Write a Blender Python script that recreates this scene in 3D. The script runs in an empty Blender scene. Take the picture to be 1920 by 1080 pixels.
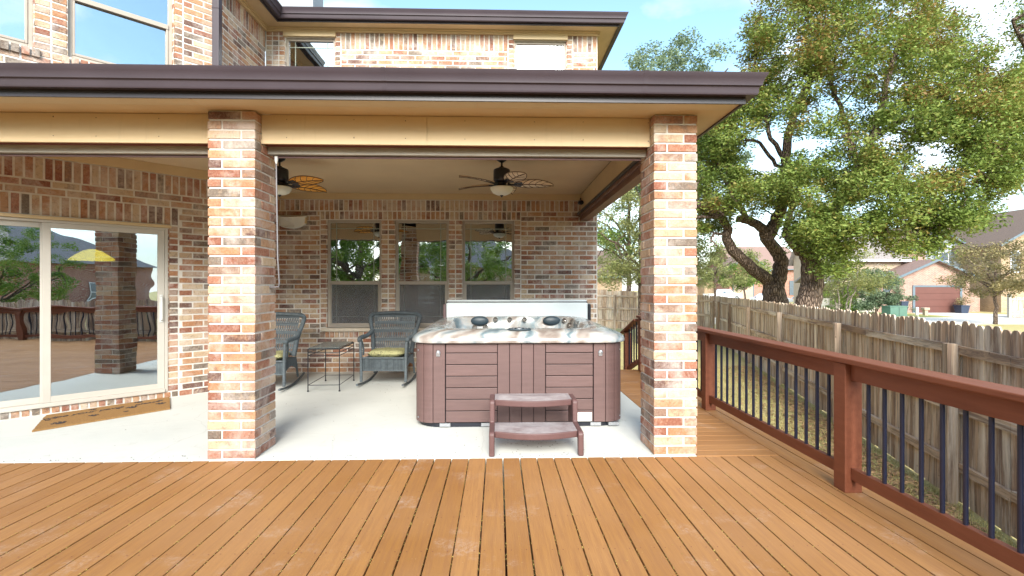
import bpy, math, random
import numpy as np
from mathutils import Vector, Matrix
random.seed(7); rng = np.random.default_rng(7)
S = bpy.context.scene; COL = S.collection
PI = math.pi; R = math.radians

# ---------------------------------------------------------------- camera
cd = bpy.data.cameras.new('camera'); cam = bpy.data.objects.new('camera', cd); COL.objects.link(cam)
cd.sensor_width = 36; cd.lens = 940/1920*36; cd.shift_y = -2/1920; cd.clip_start = .05; cd.clip_end = 900
cam.location = (0, 0, 1.46); cam.rotation_euler = (R(90), 0, -math.atan(27/940)); S.camera = cam
# ---------------------------------------------------------------- world and sun
SUN_EL, SUN_AZ = R(30), R(181)      # azimuth clockwise from +Y: the sun stands behind the camera, to its right
w = bpy.data.worlds.new('World'); S.world = w; w.use_nodes = True
nt = w.node_tree; N = nt.nodes; L = nt.links; N.clear()
def nd(t, **k):
    n = N.new(t)
    for a, b in k.items(): setattr(n, a, b)
    return n
out = nd('ShaderNodeOutputWorld'); bg = nd('ShaderNodeBackground'); bg.inputs[1].default_value = .15
sky = nd('ShaderNodeTexSky', sky_type='NISHITA', sun_disc=False, sun_elevation=SUN_EL, sun_rotation=SUN_AZ)
sky.air_density = 1.0; sky.dust_density = .6; sky.ozone_density = 1.2
tc = nd('ShaderNodeTexCoord'); mp = nd('ShaderNodeMapping'); mp.inputs['Scale'].default_value = (1.0, 1.0, 2.1); mp.inputs['Location'].default_value = (.9, .55, .05)
no = nd('ShaderNodeTexNoise'); no.inputs['Scale'].default_value = 2.3; no.inputs['Detail'].default_value = 7; no.inputs['Roughness'].default_value = .52
rp = nd('ShaderNodeValToRGB'); rp.color_ramp.elements[0].position = .50; rp.color_ramp.elements[1].position = .70
sep = nd('ShaderNodeSeparateXYZ'); mr = nd('ShaderNodeMapRange')
mr.inputs['From Min'].default_value = .0; mr.inputs['From Max'].default_value = .32; mr.inputs['To Min'].default_value = .75; mr.inputs['To Max'].default_value = 0
mx = nd('ShaderNodeMath', operation='MAXIMUM'); mix = nd('ShaderNodeMix', data_type='RGBA')
n2 = nd('ShaderNodeTexNoise'); n2.inputs['Scale'].default_value = 4.2; n2.inputs['Detail'].default_value = 6; r2 = nd('ShaderNodeValToRGB')
r2.color_ramp.elements[0].position = .35; r2.color_ramp.elements[0].color = (.36, .39, .45, 1); r2.color_ramp.elements[1].position = .62; r2.color_ramp.elements[1].color = (1, 1, 1, 1)
sc = nd('ShaderNodeMix', data_type='RGBA', blend_type='MULTIPLY'); sc.inputs[0].default_value = 1; sc.inputs[7].default_value = (6.6, 6.6, 6.7, 1)
L.new(mp.outputs[0], n2.inputs[0]); L.new(n2.outputs[0], r2.inputs[0]); L.new(r2.outputs[0], sc.inputs[6]); L.new(sc.outputs[2], mix.inputs['B'])
L.new(tc.outputs['Generated'], mp.inputs[0]); L.new(mp.outputs[0], no.inputs[0]); L.new(no.outputs[0], rp.inputs[0])
L.new(tc.outputs['Generated'], sep.inputs[0]); L.new(sep.outputs[2], mr.inputs[0])
L.new(rp.outputs[0], mx.inputs[0]); L.new(mr.outputs[0], mx.inputs[1]); L.new(mx.outputs[0], mix.inputs['Factor'])
tn = nd('ShaderNodeMix', data_type='RGBA', blend_type='MULTIPLY'); tn.inputs[0].default_value = 1; tn.inputs[7].default_value = (.98, 1.08, 1.0, 1)
L.new(sky.outputs[0], tn.inputs[6]); L.new(tn.outputs[2], mix.inputs['A']); L.new(mix.outputs['Result'], bg.inputs[0]); L.new(bg.outputs[0], out.inputs[0])
sd = bpy.data.lights.new('sun', 'SUN'); sd.energy = 2.9; sd.angle = R(32); sd.color = (1, .955, .88)
so = bpy.data.objects.new('sun', sd); COL.objects.link(so)
sv = Vector((math.sin(SUN_AZ)*math.cos(SUN_EL), math.cos(SUN_AZ)*math.cos(SUN_EL), math.sin(SUN_EL)))
so.rotation_euler = sv.to_track_quat('Z', 'Y').to_euler(); so.location = (0, -5, 20)
S.view_settings.view_transform = 'Standard'; S.view_settings.look = 'None'; S.view_settings.gamma = 1
S.view_settings.use_curve_mapping = False; S.view_settings.exposure = 1.45
S.render.engine = 'CYCLES'; S.cycles.use_denoising = True; S.cycles.max_bounces = 8; S.cycles.transparent_max_bounces = 16
S.cycles.caustics_reflective = False; S.cycles.caustics_refractive = False

# ---------------------------------------------------------------- materials
def lin(r, g, b):
    f = lambda c: (c/255/12.92) if c/255 <= .04045 else ((c/255+.055)/1.055)**2.4
    return (f(r), f(g), f(b))
class NT:
    def __init__(s, name):
        s.m = bpy.data.materials.new(name); s.m.use_nodes = True; s.t = s.m.node_tree; s.t.nodes.clear()
        s.out = s.n('ShaderNodeOutputMaterial')
    def n(s, t, ins=None, **k):
        x = s.t.nodes.new(t)
        for a, b in k.items(): setattr(x, a, b)
        for a, b in (ins or {}).items(): s.set(x, a, b)
        return x
    def set(s, x, a, b):
        if isinstance(b, bpy.types.NodeSocket): s.t.links.new(b, x.inputs[a])
        else:
            if isinstance(b, (tuple, list)) and len(b) == 3 and x.inputs[a].type == 'RGBA': b = (*b, 1)
            x.inputs[a].default_value = b
    def coord(s, scale=(1, 1, 1), rot=(0, 0, 0)):
        t = s.n('ShaderNodeTexCoord'); return s.n('ShaderNodeMapping', {0: t.outputs['Object'], 'Scale': scale, 'Rotation': rot}).outputs[0]
    def noise(s, vec, scale, detail=4, rough=.55, dist=0):
        return s.n('ShaderNodeTexNoise', {0: vec, 'Scale': scale, 'Detail': detail, 'Roughness': rough, 'Distortion': dist}).outputs[0]
    def ramp(s, fac, pts, interp='LINEAR'):
        r = s.n('ShaderNodeValToRGB', {0: fac}); cr = r.color_ramp; cr.interpolation = interp
        while len(cr.elements) < len(pts): cr.elements.new(.5)
        for e, (p, c) in zip(cr.elements, pts):
            e.position = p; e.color = (*c, 1) if isinstance(c, tuple) else (c, c, c, 1)
        return r.outputs[0]
    def mixc(s, fac, a, b, mode='MIX'):
        x = s.n('ShaderNodeMix', data_type='RGBA', blend_type=mode); s.set(x, 0, fac); s.set(x, 6, a); s.set(x, 7, b); return x.outputs[2]
    def attr(s, name='rnd'): return s.n('ShaderNodeAttribute', attribute_name=name).outputs['Fac']
    def bump(s, h, strength=.3, dist=.01): return s.n('ShaderNodeBump', {'Height': h, 'Strength': strength, 'Distance': dist}).outputs[0]
    def bsdf(s, color, rough=.6, metal=0, normal=None, spec=.5, coat=0):
        b = s.n('ShaderNodeBsdfPrincipled', {'Base Color': color, 'Roughness': rough, 'Metallic': metal, 'Specular IOR Level': spec, 'Coat Weight': coat})
        if normal is not None: s.set(b, 'Normal', normal)
        return b.outputs[0]
    def done(s, sh): s.t.links.new(sh, s.out.inputs[0]); return s.m
def mul(c, k): return tuple(min(1, x*k) for x in c)
def paint(name, c, rough=.5, var=.12, scale=6, bump=.1, metal=0, rv=.08, spec=.5, stretch=(1, 1, 1), bs=60, coat=0):
    t = NT(name); v = t.coord(stretch)
    col = t.ramp(t.noise(v, scale, 5), [(.3, mul(c, 1-var)), (.7, mul(c, 1+var))])
    col = t.mixc(1.0, col, t.ramp(t.attr(), [(0, 1-rv), (1, 1.0)]), 'MULTIPLY')
    return t.done(t.bsdf(col, rough, metal, t.bump(t.noise(v, bs, 3), bump, .004), spec, coat))
M = {}
BR = [(.0, (.42, .20, .10)), (.16, (.27, .10, .062)), (.27, (.14, .070, .058)), (.34, (.18, .14, .11)), (.43, (.56, .42, .28)),
      (.56, (.46, .25, .135)), (.68, (.36, .155, .095)), (.77, (.46, .31, .215)), (.87, (.26, .16, .115)), (.92, (.52, .36, .23))]
def mk_brick():
    t = NT('brick'); v = t.coord()
    c = t.ramp(t.attr(), BR, 'CONSTANT')
    c2 = t.ramp(t.attr('rnd2'), BR, 'CONSTANT')
    c = t.mixc(t.ramp(t.noise(v, 9, 6, .65, .6), [(.50, 0.0), (.62, .55)]), c, c2)
    c = t.mixc(t.ramp(t.noise(v, 55, 4, .7), [(.45, .0), (.75, .32)]), c, (.62, .48, .35))
    c = t.mixc(t.ramp(t.noise(v, 28, 5, .7, 1.0), [(.30, .6), (.46, 0.0)]), c, (.09, .045, .035))
    c = t.mixc(t.ramp(t.noise(v, 3.0, 7, .75, .4), [(.46, 0.0), (.66, .6)]), c, (.68, .60, .54))
    b = t.bump(t.noise(v, 30, 7, .75, 1.5), 1.0, .010)
    return t.done(t.bsdf(c, .85, 0, b, .25))
M['brick'] = mk_brick()
def mk_mortar():
    t = NT('mortar'); v = t.coord()
    c = t.ramp(t.noise(v, 14, 5), [(.3, (.62, .57, .51)), (.7, (.78, .74, .68))])
    return t.done(t.bsdf(c, .95, 0, t.bump(t.noise(v, 70, 4), .5, .004), .2))
M['mortar'] = mk_mortar()
M['cream'] = paint('cream_paint', (.62, .465, .265), .55, .05, 3, .05)
def mk_trim():
    t = NT('cream_trim_paint'); v = t.coord((.35, 3, 3))
    c = t.ramp(t.noise(v, 3, 5), [(.3, (.60, .445, .25)), (.7, (.66, .50, .295))])
    c = t.mixc(t.ramp(t.noise(t.coord((9, 9, .9)), 1.6, 6, .7), [(.58, 0.0), (.78, .28)]), c, (.38, .28, .16))
    return t.done(t.bsdf(c, .6, 0, t.bump(t.noise(t.coord((.6, 5, 5)), 6, 4), .12, .01)))
M['trim'] = mk_trim()
M['ceil'] = paint('ceiling_paint', (.68, .515, .32), .7, .05, 2, .05)
def mk_perf():
    t = NT('perforated_soffit'); v = t.coord()
    vo = t.n('ShaderNodeTexVoronoi', {0: v, 'Scale': 60.0, 'Randomness': 0.0}, distance='CHEBYCHEV')
    c = t.ramp(vo.outputs['Distance'], [(.16, (.24, .18, .10)), (.26, (.57, .46, .28))])
    return t.done(t.bsdf(c, .6))
M['perf'] = mk_perf()
M['gutter'] = paint('brown_gutter_metal', (.060, .045, .054), .40, .1, 2, .03, spec=.35)
M['fascia'] = paint('brown_fascia', (.035, .027, .032), .4, .1, 2, .05)
M['greywood'] = paint('weathered_board', (.36, .33, .28), .8, .22, 3, .3, stretch=(.6, 6, 6))
M['redwood'] = paint('dark_red_board', (.17, .045, .04), .6, .2, 3, .2, stretch=(.6, 6, 6))
M['brownbeam'] = paint('brown_side_beam', (.17, .085, .05), .6, .2, 3, .2, stretch=(6, .6, 6))
M['shingle'] = paint('shingle', (.13, .11, .10), .95, .4, 30, .5)
M['frame'] = paint('taupe_window_frame', (.42, .36, .30), .45, .04, 3, .03)
M['doorframe'] = paint('almond_door_frame', (.56, .52, .46), .4, .04, 3, .03)
M['grille'] = paint('sage_grille', (.30, .34, .28), .5, .05, 3, .02)
M['sill'] = paint('cast_sill', (.58, .50, .40), .8, .1, 10, .2)
M['black'] = paint('black_metal', (.012, .014, .022), .35, .15, 8, .05, spec=.5)
M['navy'] = paint('baluster_enamel', (.010, .014, .034), .3, .15, 8, .03, spec=.5)
M['crank'] = paint('dull_grey_rod', (.22, .21, .22), .5, .05, 8, .03, .4)
M['silver'] = paint('brushed_metal', (.5, .52, .55), .3, .05, 8, .03, .8)
M['white'] = paint('white_plastic', (.72, .72, .69), .5, .05, 5, .03)
M['dark'] = paint('dark_interior', (.06, .05, .045), .9, .2, 2, .05)
def mk_glass(name, refl, tint, wav=.15):
    t = NT(name); v = t.coord()
    nrm = t.bump(t.noise(v, 1.6, 2), wav, .02)
    g = t.n('ShaderNodeBsdfGlossy', {'Color': (.92, .97, 1.0), 'Roughness': 0.0, 'Normal': nrm}).outputs[0]
    tr = t.n('ShaderNodeBsdfTransparent', {'Color': tint}).outputs[0]
    return t.done(t.n('ShaderNodeMixShader', {0: refl, 1: tr, 2: g}).outputs[0])
M['glass'] = mk_glass('low_e_glass', .52, (.5, .55, .55))
M['glassdoor'] = mk_glass('door_glass', .5, (.55, .68, .74), .12)
def mk_screen():
    t = NT('insect_screen'); v = t.coord()
    d = t.bsdf(t.ramp(t.noise(v, 2, 3), [(.3, (.15, .15, .155)), (.7, (.23, .225, .23))]), .8)
    tr = t.n('ShaderNodeBsdfTransparent', {'Color': (1, 1, 1)}).outputs[0]
    return t.done(t.n('ShaderNodeMixShader', {0: .42, 1: tr, 2: d}).outputs[0])
M['screen'] = mk_screen()
def mk_patio():
    t = NT('patio_concrete'); v = t.coord()
    c = t.ramp(t.noise(v, 1.1, 7, .6), [(.3, (.60, .61, .57)), (.7, (.68, .685, .64))])
    c = t.mixc(t.ramp(t.noise(v, 5, 8, .75, .5), [(.56, 0.0), (.75, .4)]), c, (.44, .40, .33))
    cr = t.n('ShaderNodeTexVoronoi', {0: t.n('ShaderNodeMix', {0: .12, 4: v, 5: t.n('ShaderNodeTexNoise', {0: v, 'Scale': 3.0}).outputs[1]}, data_type='VECTOR').outputs[1], 'Scale': .55}, feature='DISTANCE_TO_EDGE').outputs[0]
    c = t.mixc(t.ramp(cr, [(0, .22), (.003, 0.0)]), c, (.36, .33, .28))
    c = t.mixc(t.ramp(t.noise(v, 40, 3, .7), [(.70, 0.0), (.76, .35)]), c, (.25, .22, .18))
    return t.done(t.bsdf(c, .8, 0, t.bump(t.noise(v, 45, 4), .2, .003), .3))
M['patio'] = mk_patio()
def mk_deck(name, st):
    t = NT(name); v = t.coord(st); p = t.coord()
    base = t.ramp(t.attr(), [(0, (.32, .141, .035)), (.5, (.365, .168, .047)), (1, (.41, .196, .062))])
    c = t.mixc(t.ramp(t.noise(v, 5, 8, .65), [(.35, .5), (.6, 0.0)]), base, (.22, .09, .038))
    c = t.mixc(t.ramp(t.noise(v, 26, 5, .7), [(.62, 0.0), (.78, .5)]), c, (.16, .06, .03))
    c = t.mixc(t.ramp(t.noise(p, .8, 3), [(.35, 0.0), (.7, .6)]), c, (.41, .215, .095))
    dust = t.n('ShaderNodeMath', {0: t.ramp(t.noise(p, 2.4, 5, .6), [(.56, 0.0), (.68, .8)]), 1: t.ramp(t.noise(p, 26, 6, .85, 1.2), [(.45, 0.0), (.66, .6)])}, operation='MULTIPLY').outputs[0]
    c = t.mixc(dust, c, (.62, .50, .42))
    c = t.mixc(t.ramp(t.noise(p, 90, 2, .5), [(.735, 0.0), (.76, .7)]), c, (.55, .42, .2))
    return t.done(t.bsdf(c, .62, 0, t.bump(t.noise(v, 20, 6), .35, .003), .35))
M['deckA'] = mk_deck('deck_paint_lengthwise', (9, .5, 9)); M['deckB'] = mk_deck('deck_paint_crosswise', (.5, 9, 9))
def mk_rail():
    t = NT('red_brown_rail_paint'); v = t.coord((6, .7, 6))
    c = t.ramp(t.noise(v, 4, 6), [(.3, (.165, .048, .022)), (.7, (.215, .069, .033))])
    k = t.noise(t.coord((3, 1.2, 30)), 2.2, 5, .7, .5)
    c = t.mixc(t.ramp(k, [(.70, 0.0), (.74, .8)]), c, (.48, .30, .12))
    return t.done(t.bsdf(c, .55, 0, t.bump(t.noise(v, 30, 5), .3, .003), .4))
M['rail'] = mk_rail()
def mk_fence(name, st=(7, 7, .5), dark=1.0):
    t = NT(name); v = t.coord(st)
    c = t.ramp(t.attr(), [(0, mul((.30, .19, .12), dark)), (.35, mul((.46, .32, .21), dark)), (.7, mul((.60, .45, .32), dark)), (1, mul((.38, .23, .145), dark))])
    c = t.mixc(t.ramp(t.noise(v, 2.2, 8, .7, .6), [(.42, .8), (.56, 0.0)]), c, mul((.17, .115, .09), dark))
    c = t.mixc(t.ramp(t.noise(v, 1.0, 8, .75, .3), [(.47, 0.0), (.62, .8)]), c, mul((.72, .62, .50), dark))
    c = t.mixc(t.ramp(t.noise(t.coord(), 16, 2, .5), [(.72, 0.0), (.76, .7)]), c, (.07, .045, .03))
    return t.done(t.bsdf(c, .9, 0, t.bump(t.noise(v, 9, 7), .5, .006), .2))
M['fence'] = mk_fence('weathered_pickets', dark=1.22); M['fencerail'] = mk_fence('fence_rail_wood', (1, .6, 8), 1.2); M['fencepost'] = mk_fence('fence_post_wood', (9, 9, .4), .98)
def mk_ground():
    t = NT('lawn_soil'); v = t.coord()
    c = t.ramp(t.noise(v, 1.3, 8, .7), [(.3, (.46, .36, .18)), (.5, (.52, .44, .20)), (.7, (.44, .41, .15))])
    c = t.mixc(t.ramp(t.noise(v, 25, 5, .8), [(.45, 0.0), (.7, .6)]), c, (.42, .36, .20))
    return t.done(t.bsdf(c, 1, 0, t.bump(t.noise(v, 30, 6), .8, .03), .1))
M['ground'] = mk_ground()
M['concrete'] = paint('light_concrete', (.66, .62, .56), .9, .08, 1.5, .2)
M['grass'] = paint('grass_blade', (.60, .52, .21), .8, .25, 2, .0, rv=.45)
M['litter'] = paint('dry_leaf', (.58, .35, .17), .8, .3, 3, .0, rv=.6)
def mk_leaf(name, cols, sp=.3):
    t = NT(name); a = t.attr()
    c = t.ramp(a, cols)
    d = t.bsdf(c, .55, 0, None, sp); tr = t.n('ShaderNodeBsdfTranslucent', {'Color': c}).outputs[0]
    return t.done(t.n('ShaderNodeMixShader', {0: .3, 1: d, 2: tr}).outputs[0])
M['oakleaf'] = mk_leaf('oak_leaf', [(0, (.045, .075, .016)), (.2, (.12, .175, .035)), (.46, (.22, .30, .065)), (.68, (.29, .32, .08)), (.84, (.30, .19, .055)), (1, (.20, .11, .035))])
M['greenleaf'] = mk_leaf('green_leaf', [(0, (.06, .12, .02)), (.5, (.16, .26, .04)), (1, (.30, .36, .08))])
M['paleleaf'] = mk_leaf('pale_leaf', [(0, (.16, .20, .06)), (.5, (.28, .30, .11)), (1, (.40, .38, .17))])
M['greyleaf'] = mk_leaf('grey_leaf', [(0, (.08, .12, .06)), (.5, (.20, .27, .15)), (1, (.36, .42, .27))])
M['tanleaf'] = mk_leaf('tan_leaf', [(0, (.14, .13, .06)), (.5, (.26, .22, .10)), (1, (.38, .31, .15))])
def mk_bark(name, a, b):
    t = NT(name); v = t.coord((5, 5, 1.1))
    k = t.n('ShaderNodeTexVoronoi', {0: v, 'Scale': 4.5}, feature='DISTANCE_TO_EDGE').outputs[0]
    n = t.noise(v, 3, 7, .7, .5)
    c = t.mixc(t.ramp(k, [(0, 1.0), (.18, 0.0)]), t.ramp(n, [(.3, a), (.7, b)]), mul(a, .35))
    return t.done(t.bsdf(c, .95, 0, t.bump(t.ramp(k, [(0, 0.0), (.25, 1.0)]), .9, .05), .15))
M['bark'] = mk_bark('oak_bark', (.16, .11, .085), (.36, .27, .21)); M['palebark'] = mk_bark('pale_bark', (.42, .36, .30), (.62, .56, .48))
M['wicker'] = paint('grey_wicker', (.12, .145, .16), .6, .25, 30, .5, bs=120, rv=.4)
M['tubcab'] = paint('mauve_brown_cabinet', (.135, .078, .072), .5, .10, 4, .25, rv=.16, stretch=(1, 1, 9))
M['step'] = paint('mauve_resin', (.12, .060, .056), .55, .10, 12, .2, rv=.05)
def mk_tread():
    t = NT('worn_tread'); v = t.coord()
    c = t.ramp(t.noise(v, 5, 7, .7), [(.3, (.20, .155, .155)), (.55, (.32, .28, .28)), (.75, (.42, .39, .39))])
    return t.done(t.bsdf(c, .6, 0, t.bump(t.noise(v, 80, 3), .2, .002)))
M['tread'] = mk_tread()
def mk_marble():
    t = NT('marbled_acrylic'); v = t.coord((1, 1, 1.3), (0, 0, .5))
    w1 = t.n('ShaderNodeTexWave', {0: v, 'Scale': .8, 'Distortion': 11.0, 'Detail': 4.0, 'Detail Scale': 1.0, 'Detail Roughness': .62}).outputs['Fac']
    c = t.ramp(w1, [(0, (.24, .195, .17)), (.12, (.34, .30, .27)), (.3, (.42, .41, .38)), (.5, (.52, .525, .51)), (.66, (.32, .38, .40)), (.8, (.43, .43, .41)), (.92, (.26, .32, .345)), (1, (.15, .205, .23))])
    c = t.mixc(t.ramp(t.noise(v, 2.2, 6, .6, 2.0), [(.45, 0.0), (.62, .7)]), c, (.38, .335, .30))
    return t.done(t.bsdf(c, .22, 0, None, .5, .25))
M['marble'] = mk_marble()
M['vinyl'] = paint('pale_vinyl', (.74, .80, .81), .45, .05, 2, .05)
M['vinylbrown'] = paint('brown_vinyl', (.16, .10, .10), .55, .15, 5, .2)
M['pillow'] = paint('slate_pillow', (.035, .055, .07), .45, .1, 8, .05)
M['jet'] = paint('jet_ring', (.22, .20, .18), .25, .1, 8, .02, .6)
def mk_mat():
    t = NT('coir'); v = t.coord()
    c = t.ramp(t.noise(v, 60, 6, .8), [(.3, (.24, .125, .045)), (.7, (.44, .26, .11))])
    return t.done(t.bsdf(c, 1, 0, t.bump(t.noise(v, 150, 3), .8, .006), .1))
M['coir'] = mk_mat()
M['ink'] = paint('mat_ink', (.045, .032, .03), .95, .4, 60, .3)
def mk_cushion():
    t = NT('scroll_fabric'); v = t.coord()
    n = t.noise(v, 9, 2, .5, 1.4)
    ln = t.ramp(n, [(.47, 0.0), (.485, 1.0), (.505, 1.0), (.52, 0.0)])
    c = t.mixc(ln, (.46, .44, .22), (.13, .12, .07))
    return t.done(t.bsdf(c, .9, 0, t.bump(t.noise(v, 90, 3), .2, .002), .2))
M['cushion'] = mk_cushion()
M['tableglass'] = paint('slate_table_top', (.10, .13, .13), .2, .2, 12, .1)
M['blade'] = paint('woven_palm_blade', (.74, .60, .43), .8, .15, 25, .3, bs=140)
M['bladeamber'] = paint('amber_palm_blade', (.78, .36, .05), .7, .15, 25, .3, bs=140)
M['vein'] = paint('blade_rib', (.09, .045, .02), .6, .1, 10, .05)
def emis(name, c, s):
    t = NT(name); d = t.bsdf(c, .4); e = t.n('ShaderNodeEmission', {'Color': c, 'Strength': s}).outputs[0]
    return t.done(t.n('ShaderNodeAddShader', {0: d, 1: e}).outputs[0])
M['bowl'] = paint('frosted_bowl', (.72, .72, .62), .35, .05, 10, .02)
M['lamp'] = emis('lit_amber_shade', (.98, .55, .03), 2.0)
M['daylight_slats'] = emis('daylit_blind', (.9, .95, 1.0), .5)
M['shutter'] = paint('mahogany_shutter', (.16, .045, .02), .5, .2, 5, .1)
M['red_garage'] = paint('brick_red_garage_door', (.13, .048, .036), .6, .06, 2, .05)
M['beigewall'] = paint('beige_stucco', (.46, .36, .27), .9, .06, 2, .2)
M['greysiding'] = paint('grey_siding', (.33, .36, .39), .8, .05, 2, .1, stretch=(1, 1, 12))
M['slate'] = paint('slate_trim', (.12, .16, .19), .6, .08, 3, .05)
M['roofpink'] = paint('rosy_shingle', (.26, .17, .14), .95, .25, 14, .4)
M['roofbrown'] = paint('brown_shingle', (.15, .105, .08), .95, .25, 14, .4)
M['roofgrey'] = paint('grey_shingle', (.25, .22, .21), .95, .25, 14, .4)
def mk_farbrick(name, c1, c2, mo):
    t = NT(name); v = t.coord()
    g = t.n('ShaderNodeNewGeometry'); 
    sx = t.n('ShaderNodeSeparateXYZ', {0: t.n('ShaderNodeTexCoord').outputs['Object']})
    ad = t.n('ShaderNodeMath', {0: sx.outputs[0], 1: sx.outputs[1]}, operation='ADD').outputs[0]
    cb = t.n('ShaderNodeCombineXYZ', {0: ad, 1: sx.outputs[2]}).outputs[0]
    b = t.n('ShaderNodeTexBrick', {0: cb, 'Color1': c1, 'Color2': c2, 'Mortar': mo, 'Scale': 1.0, 'Mortar Size': .012, 'Brick Width': .26, 'Row Height': .083, 'Bias': 0.0})
    c = t.mixc(t.ramp(t.noise(v, 1.5, 7, .8), [(.4, 0.0), (.7, .45)]), b.outputs[0], mul(c1, .65))
    return t.done(t.bsdf(c, .95, 0, t.bump(b.outputs[1], .3, .01), .2))
M['pinkbrick'] = mk_farbrick('rosy_brick', (.31, .155, .12), (.40, .24, .18), (.48, .40, .35))
M['redbrick'] = mk_farbrick('red_brick', (.28, .09, .065), (.36, .14, .09), (.5, .4, .33))
M['tanbrick'] = mk_farbrick('tan_brick', (.34, .215, .12), (.44, .30, .18), (.48, .41, .32))
M['whitestone'] = mk_farbrick('pale_stone', (.62, .58, .50), (.70, .66, .58), (.5, .47, .42))
M['winglass'] = paint('far_window_glass', (.10, .13, .16), .08, .1, 2, .0, spec=.8)
M['whitepaint'] = paint('white_car_paint', (.74, .75, .77), .25, .02, 2, .0, coat=.5)
M['tyre'] = paint('rubber', (.02, .02, .02), .85, .1, 8, .1)
M['utilgreen'] = paint('utility_green', (.16, .29, .215), .5, .06, 3, .05)
M['blueplastic'] = paint('navy_planter', (.03, .045, .08), .5, .1, 5, .05)

# ---------------------------------------------------------------- mesh builder
class MB:
    def __init__(s): s.v = []; s.f = []; s.m = []; s.r = []
    def add(s, vs, fs, mi=0, r=None):
        o = len(s.v); s.v += [tuple(v) for v in vs]; r = random.random() if r is None else r
        for f in fs: s.f.append([i+o for i in f]); s.m.append(mi); s.r.append(r)
        return s
    def hexa(s, p, mi=0, r=None):   # 8 corners: bottom ring 0-3, top ring 4-7
        return s.add(p, [(0, 3, 2, 1), (4, 5, 6, 7), (0, 1, 5, 4), (1, 2, 6, 5), (2, 3, 7, 6), (3, 0, 4, 7)], mi, r)
    def box(s, x0, x1, y0, y1, z0, z1, mi=0, r=None):
        return s.hexa([(x0, y0, z0), (x1, y0, z0), (x1, y1, z0), (x0, y1, z0), (x0, y0, z1), (x1, y0, z1), (x1, y1, z1), (x0, y1, z1)], mi, r)
    def obox(s, O, U, V, W, u, v, wv, mi=0, r=None):    # box in a frame: u, v, w are (lo, hi) along U, V, W
        O, U, V, W = map(Vector, (O, U, V, W)); P = lambda a, b, c: O+U*a+V*b+W*c
        return s.hexa([P(u[0], v[0], wv[0]), P(u[1], v[0], wv[0]), P(u[1], v[1], wv[0]), P(u[0], v[1], wv[0]),
                       P(u[0], v[0], wv[1]), P(u[1], v[0], wv[1]), P(u[1], v[1], wv[1]), P(u[0], v[1], wv[1])], mi, r)
    def tube(s, pts, rad, n=8, mi=0, caps=True, r=None, wob=0):
        pts = [Vector(p) for p in pts]; k = len(pts); rad = [rad]*k if not hasattr(rad, '__len__') else rad
        vs = []; prev = None
        for i, p in enumerate(pts):
            d = (pts[min(i+1, k-1)]-pts[max(i-1, 0)]).normalized()
            if prev is None: a = d.orthogonal().normalized()
            else: a = (prev-d*prev.dot(d)); a = a.normalized() if a.length > 1e-6 else d.orthogonal().normalized()
            prev = a; b = d.cross(a)
            for j in range(n):
                t = 2*PI*j/n; q = rad[i]*(1+(random.uniform(-wob, wob) if wob else 0)); vs.append(p+a*(math.cos(t)*q)+b*(math.sin(t)*q))
        fs = [(i*n+j, i*n+(j+1) % n, (i+1)*n+(j+1) % n, (i+1)*n+j) for i in range(k-1) for j in range(n)]
        if caps: fs += [tuple(range(n-1, -1, -1)), tuple((k-1)*n+j for j in range(n))]
        return s.add(vs, fs, mi, r)
    def lathe(s, c, prof, n=24, mi=0, r=None, sx=1, sy=1):
        vs = []
        for (q, z) in prof:
            for j in range(n): t = 2*PI*j/n; vs.append((c[0]+q*math.cos(t)*sx, c[1]+q*math.sin(t)*sy, c[2]+z))
        k = len(prof); fs = [(i*n+j, i*n+(j+1) % n, (i+1)*n+(j+1) % n, (i+1)*n+j) for i in range(k-1) for j in range(n)]
        if prof[0][0] > 1e-4: fs.append(tuple(range(n-1, -1, -1)))
        if prof[-1][0] > 1e-4: fs.append(tuple((k-1)*n+j for j in range(n)))
        return s.add(vs, fs, mi, r)
    def extr(s, poly, O, U, V, W, w0, w1, mi=0, r=None):   # 2-D polygon (u,v) extruded along W
        O, U, V, W = map(Vector, (O, U, V, W)); n = len(poly)
        vs = [O+U*a+V*b+W*w0 for a, b in poly]+[O+U*a+V*b+W*w1 for a, b in poly]
        return s.add(vs, [tuple(range(n-1, -1, -1)), tuple(range(n, 2*n))]+[(i, (i+1) % n, n+(i+1) % n, n+i) for i in range(n)], mi, r)
    def sweep(s, prof, path, mi=0, r=None):   # open profile [(outward, up)] carried along path [(pos, outdir)]
        vs = []; n = len(prof)
        for p, o in path:
            for a, b in prof: vs.append(Vector(p)+Vector(o)*a+Vector((0, 0, b)))
        fs = [(i*n+j, i*n+(j+1) % n, (i+1)*n+(j+1) % n, (i+1)*n+j) for i in range(len(path)-1) for j in range(n)]
        fs += [tuple(range(n-1, -1, -1)), tuple((len(path)-1)*n+j for j in range(n))]
        return s.add(vs, fs, mi, r)
    def mesh(s, name, mats, smooth=False, fix=True):
        me = bpy.data.meshes.new(name); me.from_pydata(s.v, [], s.f)
        for k in (mats if isinstance(mats, (list, tuple)) else [mats]): me.materials.append(M[k] if isinstance(k, str) else k)
        me.polygons.foreach_set('material_index', s.m)
        a = me.attributes.new('rnd', 'FLOAT', 'FACE'); a.data.foreach_set('value', s.r)
        rr = {}; b = me.attributes.new('rnd2', 'FLOAT', 'FACE'); b.data.foreach_set('value', [(x*7.31+.37) % 1 for x in s.r])
        if fix:
            import bmesh
            bm = bmesh.new(); bm.from_mesh(me); bmesh.ops.recalc_face_normals(bm, faces=bm.faces); bm.to_mesh(me); bm.free()
        if smooth: me.shade_smooth(); me.set_sharp_from_angle(angle=R(38))
        me.update(); return me
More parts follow.
